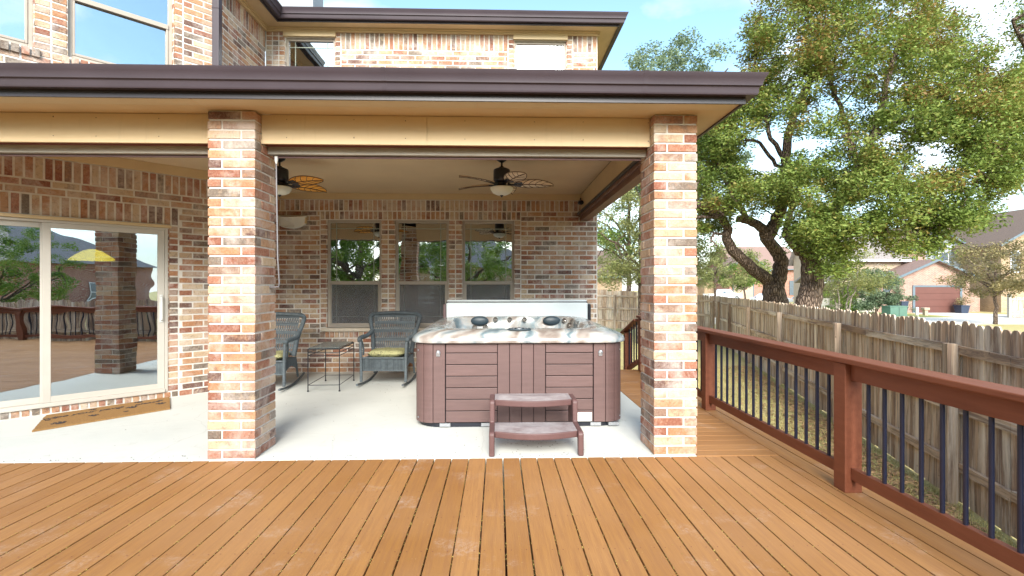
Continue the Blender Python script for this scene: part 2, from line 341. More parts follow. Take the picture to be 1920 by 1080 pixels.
    def build(s, name, mats, parent=None, smooth=False, bevel=0, seg=2, local=False, fix=True):
        o = bpy.data.objects.new(name, s.mesh(name, mats, smooth, fix)); COL.objects.link(o)
        if parent is not None:
            o.parent = parent
            if not local:
                q = parent; off = Vector((0, 0, 0))
                while q is not None: off += q.location; q = q.parent
                o.location = -off
        if bevel:
            b = o.modifiers.new('bevel', 'BEVEL'); b.width = bevel; b.segments = seg; b.limit_method = 'ANGLE'; b.angle_limit = R(35)
        return o
def tag(o, label=None, cat=None, group=None, kind=None):
    for k, v in (('label', label), ('category', cat), ('group', group), ('kind', kind)):
        if v: o[k] = v
    return o
def thing(name, label, cat, loc=(0, 0, 0), rz=0, group=None):
    o = bpy.data.objects.new(name, None); o.empty_display_size = .2; COL.objects.link(o); o.location = loc; o.rotation_euler = (0, 0, rz)
    return tag(o, label, cat, group)
def copy_tree(o, parent=None):
    c = o.copy(); COL.objects.link(c); c.parent = parent
    for ch in list(o.children): copy_tree(ch, c)
    return c
def struct(mb, name, mat, **k): return tag(mb.build(name, mat, **k), kind='structure')
# one 4x4 frame
class Fr:   # vertical wall frame: O origin, U along, N outward
    def __init__(s, O, U, Nn): s.O = Vector(O); s.U = Vector(U).normalized(); s.N = Vector(Nn).normalized(); s.Z = Vector((0, 0, 1))
    def p(s, u, z, n=0): return s.O+s.U*u+s.Z*z+s.N*n
    def box(s, mb, u0, u1, z0, z1, n0, n1, mi=0, r=None): return mb.obox(s.O, s.U, s.N, s.Z, (u0, u1), (n0, n1), (z0, z1), mi, r)
CH = .0826; ST = .257; MJ = .0155
def brick(mb, F, u0, u1, z0, z1):
    if u1-u0 < .02 or z1-z0 < .02: return
    j = lambda: random.uniform(-.0012, .0012); d = random.uniform(-.002, .002); k = .003
    P = [F.p(u0+j(), z0+j(), -.02), F.p(u1+j(), z0+j(), -.02), F.p(u1+j(), z1+j(), -.02), F.p(u0+j(), z1+j(), -.02),
         F.p(u0+k+j(), z0+k+j(), d), F.p(u1-k+j(), z0+k+j(), d), F.p(u1-k+j(), z1-k+j(), d), F.p(u0+k+j(), z1-k+j(), d)]
    r = random.random()
    mb.add(P, [(4, 5, 6, 7), (0, 1, 5, 4), (1, 2, 6, 5), (2, 3, 7, 6), (3, 0, 4, 7)], 0, r)
def lay(mb, F, u0, u1, z0, z1, kind='run', holes=(), ph=0):
    h = MJ/2
    def put(a, b, c, d):
        segs = [(a, b)]
        for (ha, hb, hc, hd) in holes:
            if d > hc+.004 and c < hd-.004:
                ns = []
                for (x, y) in segs:
                    if y <= ha or x >= hb: ns.append((x, y))
                    else:
                        if x < ha: ns.append((x, ha))
                        if y > hb: ns.append((hb, y))
                segs = ns
        for (x, y) in segs: brick(mb, F, x+h, y-h, c+h, d-h)
    if kind == 'run':
        k0 = round(z0/CH); n = max(1, round((z1-z0)/CH)); ch = (z1-z0)/n
        for i in range(n):
            u = math.floor(u0/ST)*ST-(ST*(((i+k0) % 2)*.5+ph))+random.choice((0, 0, .0))
            while u < u1:
                a, b = max(u, u0), min(u+ST, u1)
                if b-a > .03: put(a, b, z0+i*ch, z0+(i+1)*ch)
                u += ST
    elif kind == 'sold':
        n = max(1, round((u1-u0)/CH)); w_ = (u1-u0)/n
        for i in range(n): put(u0+i*w_, u0+(i+1)*w_, z0, z1)
    elif kind == 'stack':
        n = max(1, round((z1-z0)/CH)); ch = (z1-z0)/n; m = max(1, round((u1-u0)/.115)); w_ = (u1-u0)/m
        for i in range(n):
            for q in range(m): put(u0+q*w_, u0+(q+1)*w_, z0+i*ch, z0+(i+1)*ch)
def mortar(mb, F, u0, u1, z0, z1, holes=(), n=-.0065, thick=.1):
    us = sorted({u0, u1, *[x for h in holes for x in h[:2] if u0 < x < u1]}); zs = sorted({z0, z1, *[x for h in holes for x in h[2:] if z0 < x < z1]})
    idx = {}
    def V(i, k, b):
        key = (i, k, b)
        if key not in idx: idx[key] = len(mb.v); mb.v.append(tuple(F.p(us[i], zs[k], n-(thick if b else 0))))
        return idx[key]
    solid = lambda i, k: 0 <= i < len(us)-1 and 0 <= k < len(zs)-1 and not any(us[i] >= h[0]-1e-6 and us[i+1] <= h[1]+1e-6 and zs[k] >= h[2]-1e-6 and zs[k+1] <= h[3]+1e-6 for h in holes)
    def q(*c): mb.f.append(list(c)); mb.m.append(1); mb.r.append(.5)
    for i in range(len(us)-1):
        for k in range(len(zs)-1):
            if not solid(i, k): continue
            q(V(i, k, 0), V(i+1, k, 0), V(i+1, k+1, 0), V(i, k+1, 0)); q(V(i, k, 1), V(i, k+1, 1), V(i+1, k+1, 1), V(i+1, k, 1))
            if not solid(i-1, k): q(V(i, k, 0), V(i, k+1, 0), V(i, k+1, 1), V(i, k, 1))
            if not solid(i+1, k): q(V(i+1, k, 0), V(i+1, k, 1), V(i+1, k+1, 1), V(i+1, k+1, 0))
            if not solid(i, k-1): q(V(i, k, 0), V(i, k, 1), V(i+1, k, 1), V(i+1, k, 0))
            if not solid(i, k+1): q(V(i, k+1, 0), V(i+1, k+1, 0), V(i+1, k+1, 1), V(i, k+1, 1))
def jambs(mb, F, h, depth=.085):   # brick reveals round an opening
    u0, u1, z0, z1 = h
    for (u, s) in ((u0, 1), (u1, -1)):
        G = Fr(F.p(u+s*.0, 0, 0), -F.N, F.U*s)
        G.O = G.O+F.U*s*.001
        n = max(1, round((z1-z0)/CH)); ch = (z1-z0)/n
        for i in range(n): brick(mb, G, .004, depth, z0+i*ch+MJ/2, z0+(i+1)*ch-MJ/2)

# ================================================================ setting: ground, patio, deck
GZ = -.76
def plane(x0, x1, y0, y1, z, t=None):
    m = MB(); t = t or .0
    if t: m.box(x0, x1, y0, y1, z-t, z)
    else: m.add([(x0, y0, z), (x1, y0, z), (x1, y1, z), (x0, y1, z)], [(0, 1, 2, 3)])
    return m
struct(plane(-300, 300, -300, 300, GZ), 'ground', 'ground')
m = MB()
m.extr([(-9.2, 4.284), (1.72, 4.284), (1.72, 8.9), (-9.2, 8.9)], (0, 0, 0), (1, 0, 0), (0, 1, 0), (0, 0, 1), -.70, 0)
struct(m, 'patio_slab', 'patio')
XE = 2.74
m = MB(); random.seed(3)
bw = .1445; x = -8.6-(-8.6 % bw)+.045
while x < 2.42:
    g = random.choice((.0034, .0044, .0055)); y0 = -3.2; cuts = [-3.2, random.choice((-1.2, -.4, .3)), 4.276]
    x1 = min(x+bw, 2.44)
    for a, b in zip(cuts, cuts[1:]):
        zz = random.uniform(-.0015, .0015); m.box(x+g, x1-g, a+.003, b-.003, -.034, zz)
    x += bw
for xa, xb in ((2.447, 2.588), (2.596, 2.735)):
    for a, b in ((-3.2, -.2), (-.2, 3.55), (3.55, 7.0), (7.0, 8.8)): m.box(xa, xb, a+.003, b-.003, -.034, 0)
y = 4.284
while y < 8.78:
    g = random.uniform(.002, .0035); m.box(1.727, 2.441, y+g, min(y+bw, 8.8)-g, -.034, random.uniform(-.001, .001), 1); y += bw
for i in range(int(8.6/bw)+20):
    xx = -8.6-(-8.6 % bw)+.045+i*bw
    if xx < -5.2 or xx > 2.35: continue
    for jy in range(9):
        for o_ in (.03, .112):
            a_, b_ = xx+o_+random.uniform(-.004, .004), .75+jy*.406+random.uniform(-.006, .006); m.add([(a_+.0036*math.cos(q*PI/3), b_+.0036*math.sin(q*PI/3), .0022) for q in range(6)], [(0, 1, 2, 3, 4, 5)], 2)
x = -8.5
while x < 2.6: m.box(x, x+.04, -3.15, 4.26, -.22, -.04, 2); x += .42
m.box(-8.6, 2.70, -3.2, -3.16, -.26, -.036, 0); m.box(2.70, 2.735, -3.2, 8.8, -.26, -.036, 0); m.box(1.8, 2.70, 8.76, 8.8, -.26, -.036, 0)
for xx in (-6, -3, 0, 2.5):
    for yy in (-3, 0, 3.6, 8.6):
        if yy > 4 and xx < 2: continue
        m.box(xx, xx+.09, yy, yy+.09, GZ-.1, -.22, 2)
struct(m, 'wood_deck', ['deckA', 'deckB', 'redwood'], bevel=.002, seg=1)
# small yellow debris caught in the gaps and on the boards
m = MB(); random.seed(5)
for i in range(3800):
    k = random.random()
    if k < .93:
        n = random.randint(-18, 16); X = n*bw+.045-(0 if 1 else 0)-8.6+8.6
        X = -8.6-(-8.6 % bw)+.045+round((random.uniform(-3, 2.4)+8.6)/bw)*bw+random.uniform(-.004, .004)
    else: X = random.uniform(-3, 2.4)
    Y = random.uniform(1.2, 4.25); s = random.uniform(.0025, .0065); a = random.uniform(0, PI); c, d = math.cos(a)*s, math.sin(a)*s; z = .0035 if k >= .93 else random.uniform(-.002, .002)
    m.add([(X-c, Y-d, z), (X+d*.5, Y-c*.5, z+.001), (X+c, Y+d, z), (X-d*.5, Y+c*.5, z+.002)], [(0, 1, 2, 3)])
tag(m.build('deck_debris', M.setdefault('catkin', paint('catkin', (.52, .38, .10), .9, .3, 5, 0, rv=.4)), fix=False), kind='stuff')

# ================================================================ the house
H = thing('brick_house', 'two storey mottled brick house with covered patio, cream trim and dark brown gutters', 'house', (-1, 8.65, 0))
CX, CY = -3.95, 7.10; q2 = math.sqrt(.5)
FB = Fr((0, 8.65, 0), (1, 0, 0), (0, -1, 0))            # back wall of the patio, u = x
FA = Fr((CX, CY, 0), (-q2, -q2, 0), (q2, -q2, 0))       # diagonal wall with the sliding door, u = distance from the corner
FR = Fr((CX, CY, 0), (0, 1, 0), (1, 0, 0))              # short return between them
FS = Fr((1.73, 8.65, 0), (0, 1, 0), (1, 0, 0))          # side of the house
W = [(-2.92, -1.99, .76, 2.61), (-1.76, -.84, .76, 2.61), (-.61, .29, .76, 2.61)]
mb = MB(); TOP = 5.84
UP = [(-3.62, -2.78, 4.75, 5.72), (.29, 1.19, 4.75, 5.72)]
mortar(mb, FB, CX, 1.73, 0, TOP, W+UP)
frame_zone = (-3.03, .40, .588, 2.76)
lay(mb, FB, CX, 1.725, 0, 2.76, 'run', [frame_zone])
for a, b in ((-3.03, -2.92), (-1.99, -1.76), (-.84, -.61), (.29, .40)): lay(mb, FB, a, b, .76, 2.61, 'stack')
lay(mb, FB, -3.03, .40, 2.61, 2.76, 'sold')
FB2 = Fr((0, 8.63, 0), (1, 0, 0), (0, -1, 0)); lay(mb, FB2, -3.03, .40, .59, .70, 'sold')
lay(mb, FB, CX, 1.725, 2.76, 2.955, 'sold')
zs = 3.0; hz = [(CX+.01, -2.68, 4.75, 5.8), (.18, 1.30, 4.75, 5.8)]
lay(mb, FB, CX, 1.725, 2.96, 5.52, 'run', hz)
for a, b in ((CX+.01, -3.62), (-2.78, -2.68), (.18, .29), (1.19, 1.30)): lay(mb, FB, a, b, 4.75, 5.82, 'stack')
lay(mb, FB, -2.68, .18, 5.52, 5.82, 'sold'); lay(mb, FB, 1.30, 1.725, 5.52, 5.82, 'sold')
for h in W+UP: jambs(mb, FB, h)
mb.build('wall', ['brick', 'mortar'], H, fix=False)
for a, b in ((-3.64, -2.76), (.27, 1.21)): mb = MB(); FB.box(mb, a, b, 5.722, 5.80, -.05, .04); mb.build('window_head_trim', 'cream', H)
# diagonal wall
mb = MB(); DOOR = (.54, 2.98, .085, 2.23); UW = [(.48, 1.53, 4.16, 5.55), (1.82, 2.87, 4.16, 5.55)]
mortar(mb, FA, 0, 6.6, -.02, TOP, [DOOR]+UW)
lay(mb, FA, .42, 3.1, 0, .085, 'sold')
lay(mb, FA, .42, .54, .085, 2.27, 'stack'); lay(mb, FA, 2.98, 3.1, .085, 2.27, 'stack')
lay(mb, FA, .42, 3.1, 2.27, 2.51, 'sold'); lay(mb, FA, 0, .42, 0, 2.51, 'run'); lay(mb, FA, 3.1, 6.6, 0, 2.51, 'run')
lay(mb, FA, 0, 6.6, 2.51, 2.68, 'run'); lay(mb, FA, 0, 6.6, 2.68, 2.935, 'sold')
hz = [(.37, 1.675, 4.079, 5.6), (1.675, 2.98, 4.079, 5.6)]
lay(mb, FA, 0, 6.6, 2.94, 5.55, 'run', hz)
for a, b in ((.37, .48), (1.53, 1.675), (1.675, 1.82), (2.87, 2.98)): lay(mb, FA, a, b, 4.08, 5.58, 'stack')
for h in UW:
    lay(mb, Fr(FA.p(0, 0, .03), FA.U, FA.N), h[0]-.06, h[1]+.06, 4.05, 4.16, 'sold'); jambs(mb, FA, h)
lay(mb, FA, 0, 6.6, 5.58, 5.82, 'sold', [(h[0]-.001, h[1]+.001, 5.0, 5.55) for h in UW]); jambs(mb, FA, DOOR)
mb.build('wall', ['brick', 'mortar'], H, fix=False)
mb = MB(); mortar(mb, FR, 0, 1.55, -.02, TOP); lay(mb, FR, 0, 1.549, 0, 5.52, 'run'); lay(mb, FR, 0, 1.549, 5.52, 5.82, 'sold')
mb.build('wall', ['brick', 'mortar'], H, fix=False)
mb = MB(); mortar(mb, FS, .002, 7, GZ, TOP); lay(mb, FS, 0, 7, -.75, 5.52, 'run'); lay(mb, FS, 0, 7, 5.52, 5.82, 'sold')
mb.build('wall', ['brick', 'mortar'], H, fix=False)

# windows: frame mesh > pane, grille, screen
def window(F, h, meet=None, screen=True, fw=.045, setb=-.06, grid=True, sillcol=True):
    u0, u1, z0, z1 = h; f = MB(); a, b = setb-.035, setb+.012
    F.box(f, u0, u0+fw, z0, z1, a, b); F.box(f, u1-fw, u1, z0, z1, a, b); F.box(f, u0+fw, u1-fw, z1-fw, z1, a, b); F.box(f, u0+fw, u1-fw, z0, z0+fw, a, b)
    i0, i1, k0, k1 = u0+fw, u1-fw, z0+fw, z1-fw
    if meet:
        F.box(f, i0, i1, meet-.03, meet+.03, a+.003, b+.014)
        for x0, x1 in ((i0, i0+.025), (i1-.025, i1)): F.box(f, x0, x1, k0, meet-.03, a+.003, b+.008)
        F.box(f, i0+.025, i1-.025, k0, k0+.03, a+.003, b+.008)
    o = f.build('window', 'frame', H, bevel=.004, seg=1)
    if meet: segs = [(meet+.03, k1), (k0+.03, meet-.03)]
    else: segs = [(k0, k1)]
    g = MB(); gp = [MB() for _ in segs]
    for gi, (z_0, z_1) in enumerate(segs):
        F.box(gp[gi], i0, i1, z_0, z_1, setb-.022, setb-.018)
        if grid:
            s = .012
            for uu in (i0+.095, i1-.095-s): F.box(g, uu, uu+s, z_0, z_1, setb-.017, setb-.012)
            if gi == 0: F.box(g, i0, i1, z_1-.105, z_1-.105+s, setb-.0165, setb-.0115)
            else: F.box(g, i0, i1, z_0+.105, z_0+.105+s, setb-.0165, setb-.0115)
    for k in gp:
        k.build('pane', 'glass', o)
    if grid: g.build('grille', 'grille', o)
    if meet and screen:
        s = MB(); F.box(s, i0+.03, i1-.03, k0+.03, meet-.03, setb+.010, setb+.012); s.build('insect_screen', 'screen', o)
    return o
for h in W: window(FB, h, 1.53)
for h in UP: window(FB, h, None)
for h in UW: window(FA, h, 4.89, False, grid=False)
mb = MB(); FB.box(mb, -3.0, .37, .70, .76, -.09, .055); mb.build('sill', 'sill', H, bevel=.008)
# sliding door
D = MB(); u0, u1, z0, z1 = DOOR; fn = (-.085, .004)
FA.box(D, u0, u0+.035, z0, z1, *fn); FA.box(D, u1-.035, u1, z0, z1, *fn); FA.box(D, u0+.035, u1-.035, z1-.03, z1, *fn); FA.box(D, u0+.035, u1-.035, z0, z0+.045, -.085, .02)
D = D.build('sliding_door', 'doorframe', H, bevel=.003, seg=1)
def sash(a, b, n0, n1, st=.075):
    k = MB(); lo, hi = z0+.046, z1-.031
    FA.box(k, a, a+st, lo, hi, n0, n1); FA.box(k, b-st, b, lo, hi, n0, n1); FA.box(k, a+st, b-st, hi-.06, hi, n0, n1); FA.box(k, a+st, b-st, lo, lo+.07, n0, n1)
    k.build('sash', 'doorframe', D, bevel=.003, seg=1); p = MB(); FA.box(p, a+st, b-st, lo+.07, hi-.06, (n0+n1)/2-.003, (n0+n1)/2+.003); p.build('pane', 'glassdoor', D)
sash(.577, 1.75, -.035, -.004); sash(1.69, 2.943, -.075, -.043)
k = MB(); k.tube([FA.p(.615, 1.02, 0), FA.p(.615, 1.04, .045), FA.p(.615, 1.20, .05), FA.p(.615, 1.32, .045), FA.p(.615, 1.34, 0)], .009, 8)
FA.box(k, .598, .632, 1.0, 1.36, -.004, .006); k.build('handle', 'white', D)
k = MB(); FA.box(k, u0-.03, u1+.03, 2.232, 2.268, -.06, .035); k.build('door_head_trim', 'cream', H, bevel=.003)
# columns, laid as real bricks round a mortar core
def column(x0, x1, y0, y1):
    mb = MB(); m_ = .008; mb.box(x0+m_, x1-m_, y0+m_, y1-m_, 0, 2.955, 1, .5); n = 36; ch = 2.955/n; t = .118; g = MJ/2
    for i in range(n):
        za, zb = i*ch+g, (i+1)*ch-g; fl = i % 2
        if fl: R_ = [(x0, x1-t, y0, y0+t), (x1-t, x1, y0, y1-t), (x0+t, x1, y1-t, y1), (x0, x0+t, y0+t, y1)]
        else: R_ = [(x0+t, x1, y0, y0+t), (x1-t, x1, y0+t, y1), (x0, x1-t, y1-t, y1), (x0, x0+t, y0, y1-t)]
        for (a, b, c, d) in R_:
            j = lambda: random.uniform(-.0025, .0025)
            A, B, C_, D_ = a+(g if a != x0 else j()), b-(g if b != x1 else j()), c+(g if c != y0 else j()), d-(g if d != y1 else j())
            mb.box(A, B, C_, D_, za+j()*.5, zb+j()*.5, 0)
    return mb.build('column', ['brick', 'mortar'], H, bevel=.003, seg=1)
random.seed(21); column(-2.45, -2.055, 4.31, 4.71); random.seed(23); column(1.355, 1.735, 4.31, 4.72)
# beams
def beam(mb, x0, x1):
    pass
for (x0, x1) in ((-7.2, -2.452), (-2.053, 1.353)):
    mb = MB(); js = [x0]+[x for x in (-4.93, -.62) if x0 < x < x1]+[x1]
    for a, b in zip(js, js[1:]): mb.box(a+.0012, b-.0012, 4.42+random.uniform(0, .0015), 4.50, 2.72, 2.957, 0); mb.box(a, b, 4.415, 4.42, 2.705, 2.735, 0)
    mb.build('beam', 'trim', H)
    mb = MB(); mb.box(x0, x1, 4.5005, 4.535, 2.712, 2.95); mb.build('beam_underside_board', 'redwood', H)
    mb = MB(); mb.box(x0, x1, 4.5355, 4.60, 2.645, 2.76); mb.build('shade_header_board', 'greywood', H, bevel=.003)
    mb = MB(); mb.box(x0, x1, 4.6005, 4.70, 2.650, 3.055); mb.build('beam', 'ceil', H)
    mb = MB(); mb.tube([(x0+.03, 4.585, 2.632), (x1-.03, 4.585, 2.632)], .011, 8); mb.build('shade_roller', 'vinylbrown', H)
mb = MB(); mb.box(1.44, 1.56, 4.722, 8.648, 2.74, 2.957); mb.box(1.44, 1.455, 4.722, 8.648, 2.957, 3.056); mb.build('beam', 'cream', H)
mb = MB(); mb.box(1.435, 1.565, 4.725, 8.645, 2.60, 2.738); mb.box(1.40, 1.434, 4.73, 8.64, 2.665, 2.72); mb.build('side_shade_board', 'brownbeam', H, bevel=.004)
mb = MB(); mb.box(1.372, 1.398, 4.74, 8.63, 2.705, 2.735); mb.build('shade_track', 'black', H)
# ceiling, soffit, frieze
mb = MB()
poly = [(CX-2.396, 4.702), (1.438, 4.702), (1.438, 8.648), (CX+.002, 8.648), (CX+.002, CY)]
mb.extr(poly, (0, 0, 0), (1, 0, 0), (0, 1, 0), (0, 0, 1), 3.06, 3.09); mb.build('patio_ceiling', 'ceil', H)
mb = MB(); FB.box(mb, CX+.02, 1.437, 2.957, 3.058, .002, .03); FA.box(mb, 0, 3.4, 2.937, 3.058, .002, .03); FR.box(mb, .0, 1.5, 2.957, 3.058, .002, .03); mb.build('frieze', 'cream', H)
mb = MB()
mb.box(-7.3, 1.99, 4.03, 4.21, 2.96, 2.972, 1); mb.box(-7.3, 1.74, 4.2105, 4.417, 2.9595, 2.972, 0); mb.box(1.741, 1.99, 4.2105, 8.64, 2.9595, 2.972, 0)
mb.box(-2.459, -2.453, 4.05, 4.41, 2.9575, 2.9595, 0); mb.box(-.17, -.163, 4.05, 4.41, 2.9575, 2.9595, 0)
mb.box(1.357, 1.735, 4.4175, 4.72, 2.958, 2.975, 0); mb.box(-2.45, -2.06, 4.4175, 4.72, 2.958, 2.975, 0); mb.box(1.56, 1.7405, 4.72, 8.64, 2.9595, 2.975, 0)
mb.build('soffit', ['cream', 'perf'], H)
mb = MB(); mb.box(-7.3, 2.012, 4.01, 4.029, 2.945, 3.12); mb.box(1.991, 2.011, 4.0295, 8.66, 2.945, 3.12); mb.build('fascia', 'fascia', H)
GP = [(0, 0), (.062, -.005), (.070, .010), (.070, .040), (.076, .052), (.085, .056), (.090, .060), (.094, .085), (.106, .115), (.120, .135), (.124, .150), (.112, .150), (.108, .138), (.084, .10), (.06, .02), (.004, .012), (.004, .15), (0, .15)]
def gutter(path, z):
    return MB().sweep([(a, b+z) for a, b in GP], path).build('gutter', 'gutter', H, smooth=True)
gutter([((-7.4, 4.008, 0), (0, -1, 0)), ((2.013, 4.008, 0), (1, -1, 0)), ((2.013, 8.7, 0), (1, 0, 0))], 3.0)
for xs_ in (-4.62, -.9, 1.15): MB().sweep([(a*1.012+.0005, (b-.07)*1.01+.0705+3.0) for a, b in GP], [((xs_, 4.0075, 0), (0, -1, 0)), ((xs_+.035, 4.0075, 0), (0, -1, 0))]).build('gutter_seam', 'gutter', H, smooth=True)
mb = MB(); random.seed(12)
for i in range(16):
    xn = -6.5+i*.52+random.uniform(-.1, .1)
    if -2.5 < xn < -2.0: continue
    for zn in (2.76, 2.92): mb.tube([(xn, 4.4205, zn+random.uniform(-.01, .01)), (xn, 4.418, zn)], .004, 6)
tag(mb.build('nail_heads', 'vinylbrown', H), kind='stuff')
# lower roof
mb = MB(); zt = 3.115
def slab(mb, pts, t=.03, mi=0):
    n = len(pts); mb.add([Vector(p) for p in pts]+[Vector(p)-Vector((0, 0, t)) for p in pts], [tuple(range(n)), tuple(range(2*n-1, n-1, -1))]+[(i, (i+1) % n, n+(i+1) % n, n+i) for i in range(n)], mi)
s_ = .33; Z = lambda y: zt+s_*(y-4.0)
slab(mb, [(-7.05, 4.0, zt), (2.02, 4.0, zt), (2.02-4.64, 8.64, Z(8.64)), (CX+.01, 8.64, Z(8.64)), (CX+.01, CY+.0, Z(CY))])
slab(mb, [(2.02, 4.0, zt), (2.02, 8.64, zt), (2.02-4.64, 8.64, Z(8.64))])
mb.build('roof', 'shingle', H)
# upper eaves
ue = .26; SZ = 5.86
rx = 1.73+.3; ey = 8.65-ue; ix = CX+ue+.05
mb = MB()
inner = [(ix-2.9, CY-2.75), (ix, CY+.12), (ix, ey), (rx, ey)]
wallp = [(CX-2.85, CY-2.85), (CX, CY), (CX, 8.65), (1.73, 8.65)]
for i in range(3):
    a, b, c, d = inner[i], inner[i+1], wallp[i+1], wallp[i]
    mb.extr([a, b, c, d], (0, 0, 0), (1, 0, 0), (0, 1, 0), (0, 0, 1), SZ, SZ+.015)
mb.extr([(rx, ey), (rx, 15.6), (1.73, 15.6), (1.73, 8.65)], (0, 0, 0), (1, 0, 0), (0, 1, 0), (0, 0, 1), SZ, SZ+.015)
mb.build('soffit', 'cream', H)
mb = MB(); FB.box(mb, CX+.02, 1.74, 5.80, SZ-.002, .003, .045); FA.box(mb, 0, 4, 5.80, SZ-.002, .003, .045); FR.box(mb, .02, 1.5, 5.80, SZ-.002, .003, .045)
FB.box(mb, CX+.05, 1.74, 5.835, SZ-.003, .046, .075); FR.box(mb, .05, 1.47, 5.835, SZ-.003, .046, .075); FS.box(mb, -.04, 7, 5.80, SZ-.002, .003, .04)
mb.build('frieze', 'cream', H)
oh = [((ix-2.9, CY-2.75, 0), (q2, -q2, 0)), ((ix, CY+.12, 0), (1, -.41, 0)), ((ix, ey, 0), (1, -1, 0)), ((rx, ey, 0), (1, -1, 0)), ((rx, 15.6, 0), (1, 0, 0))]
MB().sweep([(0, SZ-.02), (.018, SZ-.02), (.018, SZ+.13), (0, SZ+.13)], oh).build('fascia', 'fascia', H)
gutter([((p[0]+o[0]*.019, p[1]+o[1]*.019, 0), o) for p, o in oh], SZ+.01)
mb = MB(); zz = SZ+.13; sl = .5
slab(mb, [(ix, ey, zz), (rx, ey, zz), (rx-3, ey+3, zz+3*sl), (ix, ey+3, zz+3*sl)]); slab(mb, [(rx, ey, zz), (rx, 15.6, zz), (rx-3, 12.6, zz+1.5), (rx-3, ey+3, zz+1.5)])
slab(mb, [(ix, CY+.12, zz), (ix, ey+3, zz), (ix-3, ey+3, zz+1.5), (ix-3, CY+1.3, zz+1.5)]); slab(mb, [(ix-2.9, CY-2.75, zz), (ix, CY+.12, zz), (ix-3, CY+1.3, zz+1.5), (ix-5, CY-.7, zz+1.5)])
mb.build('roof', 'shingle', H)
mb = MB(); mb.box(-4.45, -3.75, 10.3, 10.9, 6.2, 8.05); mb.box(-4.5, -3.70, 10.25, 10.95, 8.05, 8.15); mb.build('chimney', 'greysiding', H)
# downspout
mb = MB(); mb.box(CX+.012, CX+.105, CY-.115+.04, CY-.02+.04, 4.0, 5.85); mb.box(CX+.008, CX+.109, CY-.079, CY+.024, 5.3, 5.32); mb.build('downspout', 'gutter', H, bevel=.008)
# rooms seen through the glass
mb = MB()
def room(x0, x1, y0, y1, z0, z1):
    mb.add([(x0, y0, z0), (x1, y0, z0), (x1, y1, z0), (x0, y1, z0), (x0, y0, z1), (x1, y0, z1), (x1, y1, z1), (x0, y1, z1)], [(0, 1, 2, 3), (4, 7, 6, 5), (2, 6, 7, 3), (1, 5, 6, 2), (0, 3, 7, 4)])
room(-3.9, 1.6, 8.78, 12.5, .02, 2.9); room(-3.9, 1.6, 8.78, 11, 3.0, 5.8)
for (za, zb) in ((.0, 2.9), (3.2, 5.8)):
    A, B = FA.p(.05, 0, -.12), FA.p(4.2, 0, -.12); C_, D_ = FA.p(4.2, 0, -4), FA.p(.05, 0, -4)
    mb.add([(p.x, p.y, z) for z in (za, zb) for p in (A, B, C_, D_)], [(0, 1, 2, 3), (4, 5, 6, 7), (1, 2, 6, 5), (2, 3, 7, 6), (3, 0, 4, 7)])
mb.build('room_interior', 'dark', H, fix=False)
mb = MB()
for i in range(22): mb.obox((-1.42, 9.0, 1.36+i*.052), (1, 0, 0), (0, .7, -.7), (0, .7, .7), (-.17, .17), (-.028, .028), (-.004, .004))
mb.box(-1.62, -1.59, 8.96, 9.04, 1.32, 2.55); mb.box(-1.25, -1.22, 8.96, 9.04, 1.32, 2.55); mb.build('shutter', 'shutter', H)
mb = MB()
for i in range(8): mb.box(-1.95, -1.55, 12.30, 12.33, 1.04+i*.125, 1.10+i*.125)
mb.build('far_window_blind', 'daylight_slats', H)
# pendant lamp in the room behind the sliding door
t = thing('pendant_lamp', 'lit amber bell shaped pendant lamp seen through the sliding door glass', 'lamp', (-5.78, 7.32, 1.84))
MB().lathe((0, 0, 0), [(.26, 0), (.255, .02), (.19, .075), (.11, .13), (.04, .155), (.0, .16)], 24).build('lamp_shade', 'lamp', t, smooth=True, local=True)
MB().tube([(0, 0, .16), (0, 0, 1.05)], .008, 6).build('cord', 'black', t, local=True)

